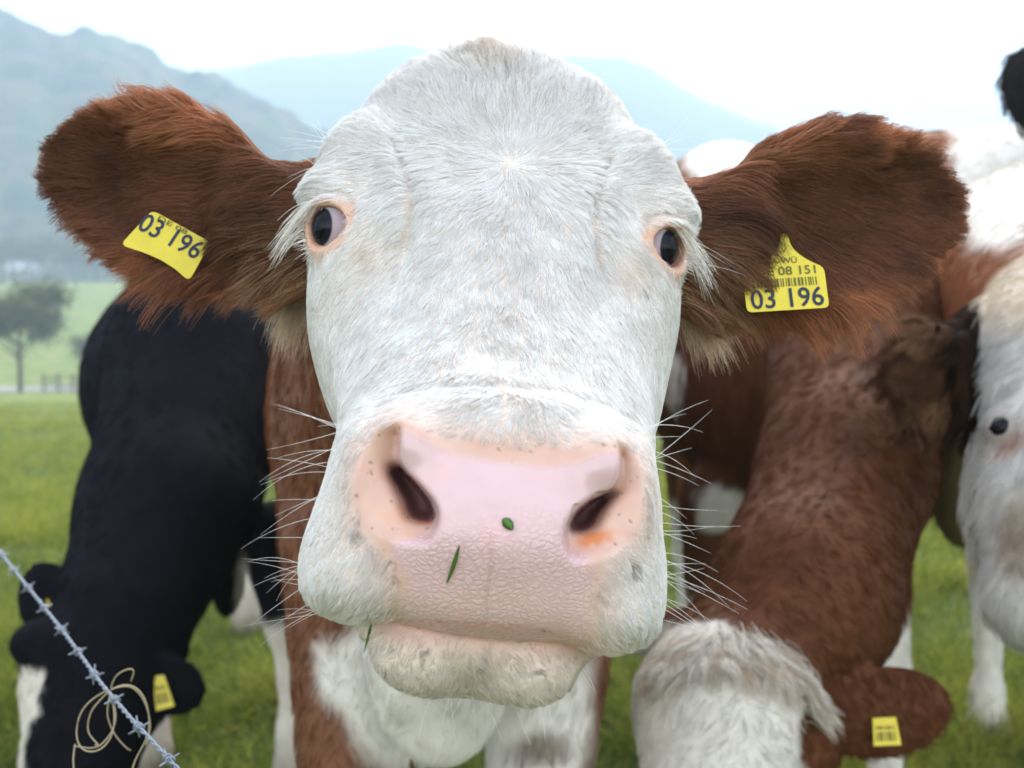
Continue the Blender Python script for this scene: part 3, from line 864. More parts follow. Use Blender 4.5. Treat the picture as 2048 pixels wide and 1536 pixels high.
def head_color(P, hair):
    r = head_regions(P); a, b, nz = r['a'], r['b'], r['nz']
    c = np.tile(WHITE if hair else WHITE * np.array([.70, .60, .53]), (len(P), 1))
    # creamy crown and tear stains
    crown = smooth(250, 120, b + 40 * nz) * smooth(.93, .97, P[:, 2])
    c = mixc(c, CREAM, crown * .85)
    tuft = np.exp(-((a + 30) / 60) ** 2 - ((b - 110) / 45) ** 2)
    c = mixc(c, CREAM * .85, tuft * .7)
    stain = np.exp(-((np.abs(a) - 262) / 40) ** 2 - ((b - 520) / 48) ** 2)
    c = mixc(c, CREAM, stain * .30)
    chinz = smooth(1250, 1290, b) * (P[:, 2] < .80)
    c = mixc(c, np.array([.66, .52, .46]), chinz * (.35 if hair else .8))
    # soiled hair at the lower edge of the lips and chin
    dirty = smooth(1190, 1255, b + 10 * nz) * (1 - smooth(.80, .86, P[:, 2]))
    c = mixc(c, np.array([.62, .57, .42]), dirty * .35)
    c = mixc(c, PEACH * .9 + .08, r['rim'] * (.30 if hair else .7))
    u, v = r['u'], r['v']
    edgeb = np.exp(-((r['sd'] + 4) / 20) ** 2) * smooth(940, 990, v) * smooth(1230, 1150, v)
    speck = smooth(.20, .50, fbm(P * 300.0, 2)) * smooth(-.2, .3, fbm(P * 60 + 8)) * edgeb
    speck = np.maximum(speck, .45 * smooth(.36, .58, fbm(P * 330.0 + 3, 2)) * smooth(1270, 1310, v) * (np.abs(a) < 190) * (P[:, 2] < .8))
    dirt = np.zeros(len(P)); dn = fbm(P * 620.0 + 12, 2)
    for (du, dv, ru, rv) in ((717, 1000, 9, 34), (714, 1062, 13, 34), (792, 1160, 9, 16), (1284, 1015, 8, 36), (1266, 1138, 18, 30), (1192, 1188, 18, 13), (1240, 1070, 34, 16), (852, 1308, 24, 12), (966, 1338, 16, 12), (1078, 1345, 22, 10), (1290, 580, 12, 10)):
        dirt = np.maximum(dirt, np.exp(-((u - du) / ru) ** 2 - ((v - dv) / rv) ** 2))
    speck = np.maximum(speck, smooth(.55, 1.15, dirt + .9 * dn) * .75 * (P[:, 2] < .93) * (dirt > .05))
    c = mixc(c, np.array([.09, .065, .05]), speck * .85)
    if not hair:
        fl = fbm(P * 120 + 2, 3)
        pk = np.tile(PEACH, (len(P), 1)) * (1 + .10 * fl)[:, None]
        pk = mixc(pk, np.array([.66, .46, .385]), smooth(0, .6, fbm(P * 50 + 4)) * .5)
        pk = mixc(pk, np.array([.64, .31, .15]), smooth(.15, .65, fl) * .55 * smooth(980, 1030, v))
        rust = np.maximum(np.exp(-((u - 848) / 26) ** 2 - ((v - 1034) / 16) ** 2), np.exp(-((u - 1188) / 44) ** 2 - ((v - 1078 + .12 * (u - 1188)) / 15) ** 2))
        pk = mixc(pk, np.array([.56, .17, .035]), np.clip(rust * (.30 + 1.1 * smooth(-.35, .25, fbm(P * 200 + 9, 2))), 0, .9))
        sp2 = smooth(.50, .64, fbm(P * 420.0 + 1, 2))
        pk = mixc(pk, np.array([.10, .06, .045]), sp2 * .75)
        pn = np.tile(PINK, (len(P), 1)) * (1 + .05 * fl)[:, None]
        pn = mixc(pn, np.array([.70, .50, .46]), smooth(1110, 1220, v) * .6)
        pn = mixc(pn, np.array([.74, .42, .42]), smooth(.25, .6, fbm(P * 75 + 31)) * .30)
        pk = mixc(pk, pn, r['pink'])
        c = mixc(c, pk, r['pad'])
        c = mixc(c, np.array([.60, .36, .31]), r['low'] * .9)
        sp3 = smooth(.48, .62, fbm(P * 400.0 + 17, 2)) * r['low']
        c = mixc(c, np.array([.10, .055, .045]), sp3 * .85)
        # eyelid skin
        c = mixc(c, np.array([.58, .32, .20]), r['eye'] * .95)
        Q = np.abs(r['L'] * [1, 0, 0]) + r['L'] * [0, 1, 1]
        inner = .85 * (1 - smooth(.0015, .0050, np.linalg.norm(Q - EYE_C, axis=1) - EYE_R))
        c = mixc(c, np.array([.16, .07, .05]), inner * (P[:, 2] < .93))
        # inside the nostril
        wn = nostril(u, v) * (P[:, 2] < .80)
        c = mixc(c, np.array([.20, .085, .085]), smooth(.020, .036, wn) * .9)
    else:
        c = mixc(c, PEACH + .1, r['eye'] * .5)
    br = np.tile(BROWN, (len(P), 1)) * (1 + .25 * nz[:, None])
    if hair: br = br * 1.25
    c = mixc(c, br, np.clip(r['ear'], 0, 1))
    c = mixc(c, br * 1.15, np.clip(r['back'], 0, 1) * (1 - np.clip(r['ear'], 0, 1)))
    return np.clip(c, 0.005, .9), r

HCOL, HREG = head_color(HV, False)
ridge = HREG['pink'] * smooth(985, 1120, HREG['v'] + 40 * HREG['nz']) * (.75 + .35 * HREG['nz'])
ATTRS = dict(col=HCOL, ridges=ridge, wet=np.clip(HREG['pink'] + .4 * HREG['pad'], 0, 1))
# ------------------------------------------------------------------ fur of the white faced cow
VIEWN = np.array([0, 0, -1.0])
def face_fur(n, seed):
    rng = np.random.default_rng(seed)
    ctr = HV[HF].mean(1)
    r = {k: v[HF].mean(1) for k, v in HREG.items() if k in ('pad', 'low', 'eye', 'ear', 'b', 'a', 'rim', 'back')}
    nr = unit(np.cross(HV[HF[:, 2]] - HV[HF[:, 0]], HV[HF[:, 3]] - HV[HF[:, 1]]))
    vis = smooth(-.45, -.05, -(nr * unit(ctr)).sum(-1))
    w = (.15 + .85 * vis) * np.clip(1 - r['pad'] * 1.6, 0, 1) * np.clip(1 - r['eye'] * 1.12, 0, 1) * np.clip(1 - r['low'] * 1.15, 0, 1)
    w = w * (r['ear'] < .5) * (1 - .8 * smooth(1.05, 1.15, ctr[:, 2])) * (1 - .62 * np.clip(r['rim'], 0, 1))
    iscoarse = np.arange(len(HF)) < len(HF1)
    w = w * np.where(iscoarse, ctr[:, 2] > .7985, ctr[:, 2] < .7985) * (1 - .35 * smooth(1250, 1300, r['b']) * (ctr[:, 2] < .8))
    P, Nn, fi = tri_sample(HV, HF, n, w, rng)
    L3 = c2h(P).astype(np.float64); a, b = h_ab(L3)
    whorl = h2c(hp(12, 345, .866))
    rad = P - whorl
    # the nose bridge parts down the middle, the lips comb downwards and outwards
    dn = np.stack([np.sign(a) * .25 + a / 500.0, -np.ones(n), .1 * np.ones(n)], -1)
    wm = smooth(700, 860, b)[:, None]
    flow = unit(rad) * (1 - wm) + unit(dn) * wm
    top = smooth(250, 150, b)[:, None]
    flow = flow + top * np.array([0, .25, .6]) + vec_noise(P * 9.0) * .22
    back = smooth(.98, 1.10, P[:, 2])[:, None]
    flow = flow * (1 - back) + np.array([0, -.8, .6]) * back
    L = np.full(n, .0088)
    L = L + .0060 * smooth(500, 330, b)
    L = L + .007 * smooth(230, 120, b) + .013 * np.exp(-((a + 30) / 90) ** 2 - ((b - 110) / 45) ** 2)
    L = np.where(smooth(1.0, 1.05, P[:, 2]) > .5, .030, L)
    temple = np.exp(-((np.abs(a) - 300) / 55) ** 2 - ((b - 400) / 90) ** 2)
    L = L * (1 - .45 * temple)
    cheek = smooth(250, 320, np.abs(a)) * smooth(520, 580, b)
    L = L * (1 - .35 * cheek)
    mz = smooth(800, 860, b) * (P[:, 2] < .80)
    L = L * (1 - mz) + .0042 * mz
    L = np.where((b > 1190) & (P[:, 2] < .80), np.where(b > 1262, .0036, .0056), L)
    L = L * rng.uniform(.65, 1.25, n)
    lift = .17 + .14 * mz + .10 * smooth(300, 150, b) + .12 * (b > 1200) * (P[:, 2] < .8)
    bridge = np.exp(-(a / 150) ** 2) * smooth(480, 620, b) * (1 - mz)
    wav = .25 + .95 * bridge
    pts = strands(P, Nn, flow, L, 5, lift, .50, 55.0, .25 * mz, rng, .075)
    pts = pts + (vec_noise(P * 140.0) * (wav * .10 * L / .01 * .01)[:, None])[:, None] * (np.linspace(0, 1, 5) ** 1.5)[None, :, None] * 2
    pts = clump(pts, P, n // 20, .58, rng)
    c, _ = head_color(P, True)
    c = c * rng.uniform(.80, 1.08, (n, 1)) * (1 + .10 * vnoise(P * 90.0) + .06 * vnoise(P * 260.0))[:, None]
    return pts, np.clip(c, .01, .86)

def ear_fur(E, n, seed, sgn):
    rng = np.random.default_rng(seed)
    ctr = HV[HF].mean(1); ear = HREG['ear'][HF].mean(1)
    w = (ear > .25) * ((ctr[:, 0] < 0) if sgn < 0 else (ctr[:, 0] > 0))
    P, Nn, fi = tri_sample(HV, HF, n, w.astype(float), rng)
    Q = (P - E.root) @ E.R; x = np.clip(Q[:, 0] / E.L, 0, 1); y = Q[:, 1] / .07
    ax, up, fz = E.R[:, 0], E.R[:, 1], E.R[:, 2]
    flow = ax * (1.0 + 0 * x)[:, None] + up * (-.50 * (1 - x) + .55 * y * (.4 + x))[:, None] + vec_noise(P * 14.0) * .30
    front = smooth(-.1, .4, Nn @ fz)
    edge = smooth(.55, .95, np.abs(y))
    L = .022 + .014 * (1 - x) + .012 * front * np.exp(-((x - .35) / .25) ** 2)
    L = L * (1 - .30 * smooth(.7, 1, x)) * rng.uniform(.5, 1.25, n)
    lift = .24 + .22 * front + .25 * edge
    pts = strands(P, Nn, flow, L, 7, lift, .55, 34.0, .16 + .12 * (y < -.3), rng, .12)
    pts = clump(pts, P, n // 30, .58, rng, 1.1)
    pts = clump(pts, P, n // 9, .35, rng, 1.4)
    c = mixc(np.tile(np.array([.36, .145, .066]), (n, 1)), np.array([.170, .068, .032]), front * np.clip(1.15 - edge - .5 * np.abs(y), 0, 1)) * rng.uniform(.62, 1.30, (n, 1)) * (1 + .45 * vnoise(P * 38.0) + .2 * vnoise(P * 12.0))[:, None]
    # paler tawny hair at the root and along the lower fringe
    pale = smooth(.20, .0, x + .1 * vnoise(P * 50)) * (rng.random(n) < .55) * smooth(.3, -.5, y)
    c = mixc(c, np.array([.50, .33, .19]), pale * .7)
    fringe = smooth(-.55, -.95, y) * .45
    c = mixc(c, np.array([.34, .125, .05]), fringe)
    return pts, np.clip(c, .006, .8)

COW = empty('cow', (0.0, 2.2, 0.0), 'white faced cow with brown ears staring straight into the lens, chin raised', 'cow', None)
t1 = time.time()
fp, fc = face_fur(260000, 21)
child('face_fur', curves_obj('face_fur', c2w(fp), taper(5, .00015), M_FUR, fc), COW, M_FUR, kind='stuff')
for E, sg, sd in ((EAR_L, -1, 31), (EAR_R, 1, 32)):
    fp, fc = ear_fur(E, 46000, sd, sg)
    child('ear_fur', curves_obj('ear_fur', c2w(fp), taper(7, .00022, .3), M_FUR, fc), COW, M_FUR, kind='stuff')
print('fur', round(time.time() - t1, 1))

# tawny wisps below the ear roots
def wisps():
    rng = np.random.default_rng(5); out = []; col = []
    for (u0, v0, u1, v1, d, sg) in ((575, 560, 640, 600, .985, -1), (1362, 560, 1420, 640, .985, 1)):
        n = 700
        t = rng.random(n); uu = u0 + (u1 - u0) * t + rng.normal(0, 10, n); vv = v0 + (v1 - v0) * rng.random(n)
        P = np.stack([px(a, b, d + rng.uniform(0, .03)) for a, b in zip(uu, vv)])
        L = rng.uniform(.02, .045, n)[:, None, None]; tt = np.linspace(0, 1, 6)[None, :, None]
        dr = unit(np.stack([sg * rng.uniform(.1, .7, n), -np.ones(n), rng.normal(0, .25, n)], -1) + vec_noise(P * 70) * .35)
        out.append(P[:, None] + dr[:, None] * L * tt + np.array([0, -1, 0]) * L * .25 * tt ** 2)
        col.append(np.tile(np.array([.62, .48, .33]), (n, 1)) * rng.uniform(.6, 1.2, (n, 1)))
    return np.concatenate(out), np.concatenate(col)
wp, wc = wisps()
child('neck_wisps', curves_obj('neck_wisps', c2w(wp), taper(6, .0002), M_FUR, np.clip(wc, 0, .85)), COW, M_FUR, kind='stuff')

# ------------------------------------------------------------------ eyes
def mat_eye():
    m, t, out = new_mat('eyeball')
    b = principled(t, 0.04, 0.13)
    at = t.nodes.new('ShaderNodeAttribute'); at.attribute_name = 'col'
    t.links.new(at.outputs['Color'], b.inputs['Base Color'])
    b.inputs['Coat Weight'].default_value = 0.0
    t.links.new(b.outputs[0], out.inputs['Surface'])
    return m
M_EYE = mat_eye()

def sphere_grid(nu, nv):
    th = np.linspace(0, math.pi, nv); ph = np.linspace(0, 2 * math.pi, nu, endpoint=False)
    T, Pp = np.meshgrid(th, ph, indexing='ij')
    V = np.stack([np.sin(T) * np.cos(Pp), np.sin(T) * np.sin(Pp), np.cos(T)], -1).reshape(-1, 3)
    i, j = np.meshgrid(np.arange(nv - 1), np.arange(nu), indexing='ij')
    f = np.stack([i * nu + j, (i + 1) * nu + j, (i + 1) * nu + (j + 1) % nu, i * nu + (j + 1) % nu], -1).reshape(-1, 4)
    return V, f

def eyeball(center_c, gaze_c, R, parent, medial_c, name='eye', dark=False):
    """dark iris, bluish white, pink towards the tear duct"""
    V, f = sphere_grid(96, 72)
    Rm = rot_axes(gaze_c)
    D = V @ Rm.T.astype(float)
    ang = np.degrees(np.arccos(np.clip(D @ gaze_c, -1, 1)))
    rr = 1 + .045 * smooth(36, 20, ang)
    P = center_c + D * R * rr[:, None]
    c = np.tile(np.array([.38, .39, .43]), (len(V), 1))
    med = smooth(.10, .75, D @ unit(medial_c))
    c = mixc(c, np.array([.36, .22, .24]), med * .6)
    vein = smooth(.55, .75, np.abs(fbm(D * np.array([5, 13, 5]), 2))) * .0
    c = mixc(c, np.array([.45, .22, .22]), vein)
    iris = smooth(41.5, 37.5, ang)
    c = mixc(c, np.array([.010, .011, .016]), iris)
    c = mixc(c, np.array([.004, .004, .006]), smooth(30, 24, ang))
    if dark: c = np.tile(np.array([.008, .008, .010]), (len(V), 1))
    me2 = np_mesh(name, c2w(P), f); set_attr(me2, 'col', c)
    return child(name, me2, parent, M_EYE)
for sx in (-1, 1):
    m = np.array([sx, 1, 1])
    o = eyeball(h2c(EYE_C * m), (GAZE * m) @ HR.T, EYE_R, COW, np.array([-sx * .55, -.10, -.80]))
    o['label'] = 'dark eye rolled outwards, white showing'

# ------------------------------------------------------------------ lashes, brow bristles, whiskers
def stroke_set(roots, dirs, L, k, grav, rng, curl=.12):
    n = len(roots); t = np.linspace(0, 1, k)[None, :, None]; L = np.asarray(L).reshape(-1, 1, 1)
    dirs = unit(dirs); side = unit(np.cross(dirs, np.array([.3, .4, .9])))
    p = roots[:, None] + dirs[:, None] * L * t
    p = p + side[:, None] * L * rng.normal(0, curl, (n, 1, 1)) * t * t
    g = np.asarray(grav).reshape(-1, 1, 1) if np.ndim(grav) else grav
    return p + np.array([0, -1.0, 0]) * L * g * t * t

rng = np.random.default_rng(3)
lash_p = []
for sx in (-1, 1):
    n = 150
    th = rng.uniform(math.radians(-15), math.radians(100), n)          # lateral end round to the top of the lid
    lat = RA[:, 0] * (1 if RA[0, 0] > 0 else -1)
    rr = .0225 + rng.uniform(-.001, .004, n)
    root = EYE_C + EYE_AX * .016 + lat * (np.cos(th) * rr)[:, None] + RA[:, 1] * (np.sin(th) * rr * .86)[:, None]
    dr = lat * (.75 + .2 * np.cos(th))[:, None] + EYE_AX * .35 + np.array([0, 1, 0]) * (-.15 - .25 * np.cos(th))[:, None] + rng.normal(0, .14, (n, 3))
    Ls = rng.uniform(.012, .030, n)
    p = stroke_set(root, dr, Ls, 7, .65, rng, .08)
    n2 = 36                                                             # short lower lashes
    th = rng.uniform(math.radians(-120), math.radians(-25), n2)
    root = EYE_C + EYE_AX * .019 + lat * (np.cos(th) * .021)[:, None] + RA[:, 1] * (np.sin(th) * .0175)[:, None]
    dr = lat * .7 + EYE_AX * .55 + np.array([0, -.25, 0]) + rng.normal(0, .25, (n2, 3))
    p2 = stroke_set(root, dr, rng.uniform(.006, .016, n2), 7, .15, rng, .1)
    q = np.concatenate([p, p2]) * np.array([sx, 1, 1])
    child('eyelashes', curves_obj('eyelashes', c2w(q @ HR.T + HC0), taper(7, .00021, .35), M_FUR, np.tile(np.array([.80, .77, .70]), (len(q), 1))), COW, M_FUR, kind='stuff')

def snap_roots(cands):
    """nearest head surface point"""
    kd = SNAP
    return np.array([kd.find(Vector(c))[0] for c in cands])
SNAP = kdtree.KDTree(len(HV))
for i in range(0, len(HV)): SNAP.insert(HV[i], i)
SNAP.balance()

wh = []
for sx, (u0, u1) in ((-1, (606, 668)), (1, (1288, 1322))):
    n = 32
    v = rng.uniform(830, 1275, n); t = (v - 830) / 445
    u = np.interp(v, [820, 960, 1060, 1190, 1270], [668, 662, 640, 604, 625]) if sx < 0 else np.interp(v, [820, 1000, 1290], [1290, 1312, 1312])
    root = snap_roots([px(a - sx * rng.uniform(0, 14), b, .715) for a, b in zip(u, v)])
    dr = np.stack([sx * np.ones(n), rng.normal(-.02, .30, n) - .25 * (t > .7) + .15 * (t < .3), rng.normal(.12, .22, n)], -1)
    L = rng.uniform(.020, .052, n)
    wh.append(stroke_set(root, dr, L, 8, rng.uniform(-.05, .28, n), rng, .10))
for (u, v, d, dx, dy, n) in ((652, 285, .93, -1, .35, 6), (660, 300, .93, -.6, .9, 3), (1322, 300, .93, 1, .55, 4), (640, 320, .93, -1, .05, 3), (1385, 500, .88, .9, -.6, 3)):
    root = snap_roots([px(u + rng.normal(0, 8), v + rng.normal(0, 8), d) for _ in range(n)])
    dr = np.stack([dx + rng.normal(0, .2, n), dy + rng.normal(0, .25, n), rng.normal(0, .25, n)], -1)
    wh.append(stroke_set(root, dr, rng.uniform(.025, .050, n), 8, .10, rng, .1))
root = snap_roots([px(rng.uniform(720, 1180), rng.uniform(1300, 1420), .73) for _ in range(26)])      # chin bristles
wh.append(stroke_set(root, np.stack([rng.normal(0, .5, 26), -np.ones(26), rng.normal(0, .3, 26)], -1), rng.uniform(.012, .028, 26), 8, .1, rng, .1))
wh = np.concatenate(wh)
child('whiskers', curves_obj('whiskers', c2w(wh), taper(8, .00014, .3), M_FUR, np.tile(np.array([.84, .82, .78]), (len(wh), 1))), COW, M_FUR, kind='stuff')

# ------------------------------------------------------------------ ear tags
M_TAG = mat_plain('tag_plastic', (.62, .50, .035), .42, .4, noise=.16, nscale=60)
M_INK = mat_plain('tag_ink', (.018, .024, .05), .55, .3)
M_INKB = mat_plain('tag_ink_faded', (.12, .11, .03), .6, .2)

def text_mesh(s):
    cu = bpy.data.curves.new('txt', 'FONT'); cu.body = s; cu.offset = .012; cu.resolution_u = 3
    o = bpy.data.objects.new('txt', cu); COL.objects.link(o)
    bpy.context.view_layer.update()
    me2 = bpy.data.meshes.new_from_object(o.evaluated_get(bpy.context.evaluated_depsgraph_get()))
    bpy.data.objects.remove(o); bpy.data.curves.remove(cu)
    V = np.array([v.co[:] for v in me2.vertices]); fs = [list(p.vertices) for p in me2.polygons]
    bpy.data.meshes.remove(me2)
    return V, fs

def round_poly(pts, radii, seg=5):
    out = []; n = len(pts); pts = [np.array(p, float) for p in pts]
    for i in range(n):
        p, a, b = pts[i], pts[i - 1], pts[(i + 1) % n]; r = radii[i]
        if r <= 0: out.append(p); continue
        p0 = p + unit(a - p) * r; p1 = p + unit(b - p) * r
        for k in range(seg + 1):
            t = k / seg
            out.append((1 - t) ** 2 * p0 + 2 * t * (1 - t) * p + t * t * p1)
    return np.array(out)

def ear_tag(parent, center, rot, scale, normal_tilt, outline, lines, bars=None, bend=0.0, label=None, zoff=0.0):
    """flat printed tag; local px (x right, y down) at the tag's own distance"""
    c, s = math.cos(rot), math.sin(rot)
    def place(xy, lift):
        xy = np.asarray(xy, float); x, y = xy[:, 0], xy[:, 1]
        u = center[0] + (c * x - s * y) * scale; v = center[1] + (s * x + c * y) * scale
        d = center[2] + normal_tilt[0] * x / 100 + normal_tilt[1] * y / 100 + bend * (x / 80.0) ** 2 - lift
        return c2w(np.stack([(u - 1024) * center[2] / F, (768 - v) * center[2] / F, d], -1))
    n = len(outline)
    V = np.concatenate([place(outline, 0), place(outline, -.0014)])
    cen0, cen1 = place(np.array([[0, 12.0]]), 0), place(np.array([[0, 12.0]]), -.0014)
    V = np.concatenate([V, cen0, cen1])
    fs = [[i, (i + 1) % n, 2 * n] for i in range(n)] + [[n + (i + 1) % n, n + i, 2 * n + 1] for i in range(n)]
    fs += [[i, n + i, n + (i + 1) % n, (i + 1) % n] for i in range(n)]
    t = child('ear_tag', np_mesh('ear_tag', V, fs, False), parent, M_TAG)
    if label: t['label'] = label
    def sub(name, V, fs, m):
        o = link(name, np_mesh(name, V, fs, False), None, m); o.parent = t
    for (txt, x0, x1, y0, hgt, mt) in lines:
        TV, tf = text_mesh(txt)
        mn, mx = TV[:, :2].min(0), TV[:, :2].max(0)
        xy = np.stack([x0 + (TV[:, 0] - mn[0]) / (mx[0] - mn[0]) * (x1 - x0), y0 - (TV[:, 1] - mn[1]) / (mx[1] - mn[1]) * hgt], -1)
        sub('number_print' if txt[0] == '0' else 'letter_print', place(xy, .0006), tf, mt)
    if bars:
        x0, x1, y0, y1 = bars; rb = np.random.default_rng(4); x = x0; V, fs = [], []
        while x < x1:
            w = rb.choice([1.6, 2.4, 4.2]); k = len(V) * 4
            V.append(place(np.array([[x, y0], [x + w, y0], [x + w, y1], [x, y1]]), .0006)); fs.append([k, k + 1, k + 2, k + 3]); x += w + rb.choice([1.8, 2.6, 4.0])
        sub('barcode', np.concatenate(V), fs, M_INKB)
    return t
out_r = round_poly([(-84, 55), (84, 55), (84, -28), (48, -46), (22, -72), (18, -102), (4, -102), (-2, -76), (-28, -46), (-84, -22)], [12, 12, 12, 22, 14, 5, 5, 14, 22, 12])
ear_tag(COW, (1570, 566, .945), math.radians(-3.8), 1.0, (.004, -.010), out_r,
        [('03 196', -74, 75, 50, 40, M_INK), ('DE 08 151', -56, 66, -16, 18, M_INKB), ('BA-WÜ', -32, 30, -40, 14, M_INKB), ('LKV', -20, 12, -62, 11, M_INKB)],
        (-66, 66, -10, 7), label='yellow ear tag lettered DE 08 151 and 03 196 with a barcode')
out_l = round_poly([(-74, 54), (-30, 46), (5, 43), (40, 46), (74, 55), (68, -34), (-60, -36)], [14, 10, 10, 10, 14, 12, 12])
ear_tag(COW, (340, 480, .958), math.radians(28), 1.0, (.006, -.012), out_l,
        [('03 196', -66, 62, 12, 40, M_INK), ('DE 08', -42, 20, -30 + 6, 10, M_INKB)], None, bend=.0, label='bent yellow ear tag half buried in brown ear hair')
# ================================================================== bodies of the herd
def prim_bounds(ps):
    lo = np.min([p.lo for p in ps], 0); hi = np.max([p.hi for p in ps], 0); return lo - .05, hi + .05
def E(c, r, R=None):
    f = ell(c, r, R); m = max(r); f.lo = np.asarray(c) - (m if R is not None else np.asarray(r)); f.hi = np.asarray(c) + (m if R is not None else np.asarray(r)); return f
def K(a, b, ra, rb):
    f = cone(a, b, ra, rb); a, b = np.asarray(a), np.asarray(b); m = max(ra, rb); f.lo = np.minimum(a, b) - m; f.hi = np.maximum(a, b) + m; return f
def pz(u, d, z):
    """photo column u, distance d, height z above the pasture"""
    return np.array([(u - 1024) * d / F, (z - CAMZ + d * sp) / cp, d])
def leg(top, rt, d, uk, uf, zk=.42, thick=1.0):
    t = np.asarray(top); kn = pz(uk, d, zk); ft = pz(uf, d, .14)
    return [K(t, kn, rt, .052 * thick), K(kn, ft, .046 * thick, .034 * thick), K(ft, pz(uf, d - .02, .05), .042 * thick, .046 * thick), K(pz(uf, d - .03, .05), pz(uf, d - .03, .015), .05 * thick, .055 * thick)]
def puv(P):
    return 1024 + P[:, 0] * F / P[:, 2], 768 - P[:, 1] * F / P[:, 2]
def blob(P, u, v, ru, rv, soft=.25, nz=.35, freq=14.0, dmin=0, dmax=99):
    a, b = puv(P)
    r = np.sqrt(((a - u) / ru) ** 2 + ((b - v) / rv) ** 2) + nz * fbm(P * freq)
    return (1 - smooth(1 - soft, 1 + soft, r)) * ((P[:, 2] > dmin) & (P[:, 2] < dmax))
def zof(P): return c2w(P)[:, 2]

def herd_fur(V, Fc, n, colfn, L, rad, flowfn, seed, lift=.3, clumpn=14, wfn=None, amt=.5, jit=.22):
    rng = np.random.default_rng(seed)
    ctr = V[Fc].mean(1); nr = unit(np.cross(V[Fc[:, 2]] - V[Fc[:, 0]], V[Fc[:, 3]] - V[Fc[:, 1]]))
    w = .04 + smooth(-.35, .05, -(nr * unit(ctr)).sum(-1)) / ctr[:, 2] ** 1.5
    a, b = puv(ctr); w = w * np.where((a > -260) & (a < 2300) & (b < 1750) & (b > -100), 1, .05)
    if wfn is not None: w = w * wfn(ctr)
    P, Nn, _ = tri_sample(V, Fc, n, w, rng)
    Ls = (L(P) if callable(L) else np.full(n, L)) * rng.uniform(.6, 1.3, n)
    pts = strands(P, Nn, flowfn(P) + vec_noise(P * 8) * .35, Ls, 5, lift, .5, 24.0, .1, rng, .12)
    pts = clump(pts, P, max(10, n // clumpn), amt, rng)
    c = colfn(P) * rng.uniform(1 - jit, 1 + jit, (n, 1))
    return curves_obj('coat', c2w(pts), taper(5, rad), M_FUR, np.clip(c, .002, .85))

def herd_cow(parent, prims, k, h, colfn, nfur=0, L=.018, rad=.0005, flow=(0, -1, .2), seed=0, extra=None, wfn=None, lift=.3, dark=False):
    f = union(prims, k)
    fn = (lambda P: f(P.astype(np.float32)))
    lo, hi = prim_bounds([p[0] if isinstance(p, tuple) else p for p in prims])
    V, Fc = mesh_sdf(fn, lo, hi, h, 2)
    m_ = np_mesh('body', c2w(V), Fc); set_attr(m_, 'col', colfn(V))
    child('body', m_, parent, M_BODYD if dark else M_BODY)
    if nfur:
        cu = herd_fur(V, Fc, nfur, colfn, L, rad, flow if callable(flow) else (lambda P: np.tile(np.array(flow, float), (len(P), 1))), seed, wfn=wfn, lift=lift)
        child('coat', cu, parent, M_FURD if dark else M_FURH, kind='stuff')
    return V, Fc
def small_tag(parent, quad, d, label=None, print_=True):
    """yellow flag tag seen small and out of focus; quad of photo pixels, top-left first"""
    q = np.array([px(u, v, d + o) for (u, v), o in zip(quad, (.01, .01, -.005, -.005))]); n = unit(np.cross(q[1] - q[0], q[3] - q[0]))
    n = n if n[2] < 0 else -n
    V = np.concatenate([q, q - n * .002]); fs = [[0, 1, 2, 3], [7, 6, 5, 4], [0, 4, 5, 1], [1, 5, 6, 2], [2, 6, 7, 3], [3, 7, 4, 0]]
    t = child('ear_tag', np_mesh('ear_tag', c2w(V), fs, False), parent, M_TAG)
    if label: t['label'] = label
    if print_:
        W, fs = [], []
        for k in range(7):
            x0, x1 = .10 + k * .115, .10 + k * .115 + (.05, .085, .04)[k % 3]
            for (y0, y1) in ((.30, .44), (.52, .84)):
                c = [(q[0] * (1 - a) + q[1] * a) * (1 - b) + (q[3] * (1 - a) + q[2] * a) * b + n * .001 for a, b in ((x0, y0), (x1, y0), (x1, y1), (x0, y1))]
                i = len(W); W += c; fs.append([i, i + 1, i + 2, i + 3])
        o = link('print', np_mesh('print', c2w(np.array(W)), fs, False), None, M_INKB); o.parent = t

BRN = np.array([.150, .054, .021]); WHT = np.array([.66, .62, .55]); BLK = np.array([.0065, .0065, .0085])
def speckle(c, P, f, amt): return c * (1 + amt * fbm(P * f, 2))[:, None]

# ---- body of the staring cow
def main_col(P):
    u, v = puv(P); z = zof(P)
    c = np.tile(BRN, (len(P), 1))
    w = blob(P, 690, 1345, 70, 85, nz=.55, freq=18, dmax=2.0)
    w = np.maximum(w, blob(P, 860, 1370, 190, 190, .12, .12, dmax=1.62))
    w = np.maximum(w, blob(P, 1075, 1430, 120, 210, dmax=2.3)); w = np.maximum(w, smooth(.45, .38, z))
    c = mixc(c, WHT, w)
    c = mixc(c, np.array([.10, .06, .035]), blob(P, 1085, 1500, 60, 38, .5) * .85)
    return np.clip(speckle(c, P, 22, .22), 0, .85)
main_prims = [K(px(975, 560, 1.16), px(935, 740, 1.6), .13, .23), E(px(925, 820, 1.80), (.285, .36, .34)), E(px(932, 740, 2.6), (.37, .38, .85)), E(px(945, 700, 3.3), (.27, .32, .36)),
              E(px(880, 1320, 1.50), (.088, .135, .06)), K(px(940, 1010, 1.35), px(885, 1280, 1.48), .12, .085),
              *leg(px(715, 1090, 1.66), .105, 1.62, 705, 712), *leg(px(1095, 1120, 1.78), .115, 1.74, 1068, 1065), *leg(px(800, 900, 3.3), .14, 3.35, 790, 785), *leg(px(1080, 900, 3.3), .14, 3.4, 1085, 1090)]
main_prims = [main_prims[0]] + [(p, .05) for p in main_prims[1:]]
f_main = union(main_prims, .05)
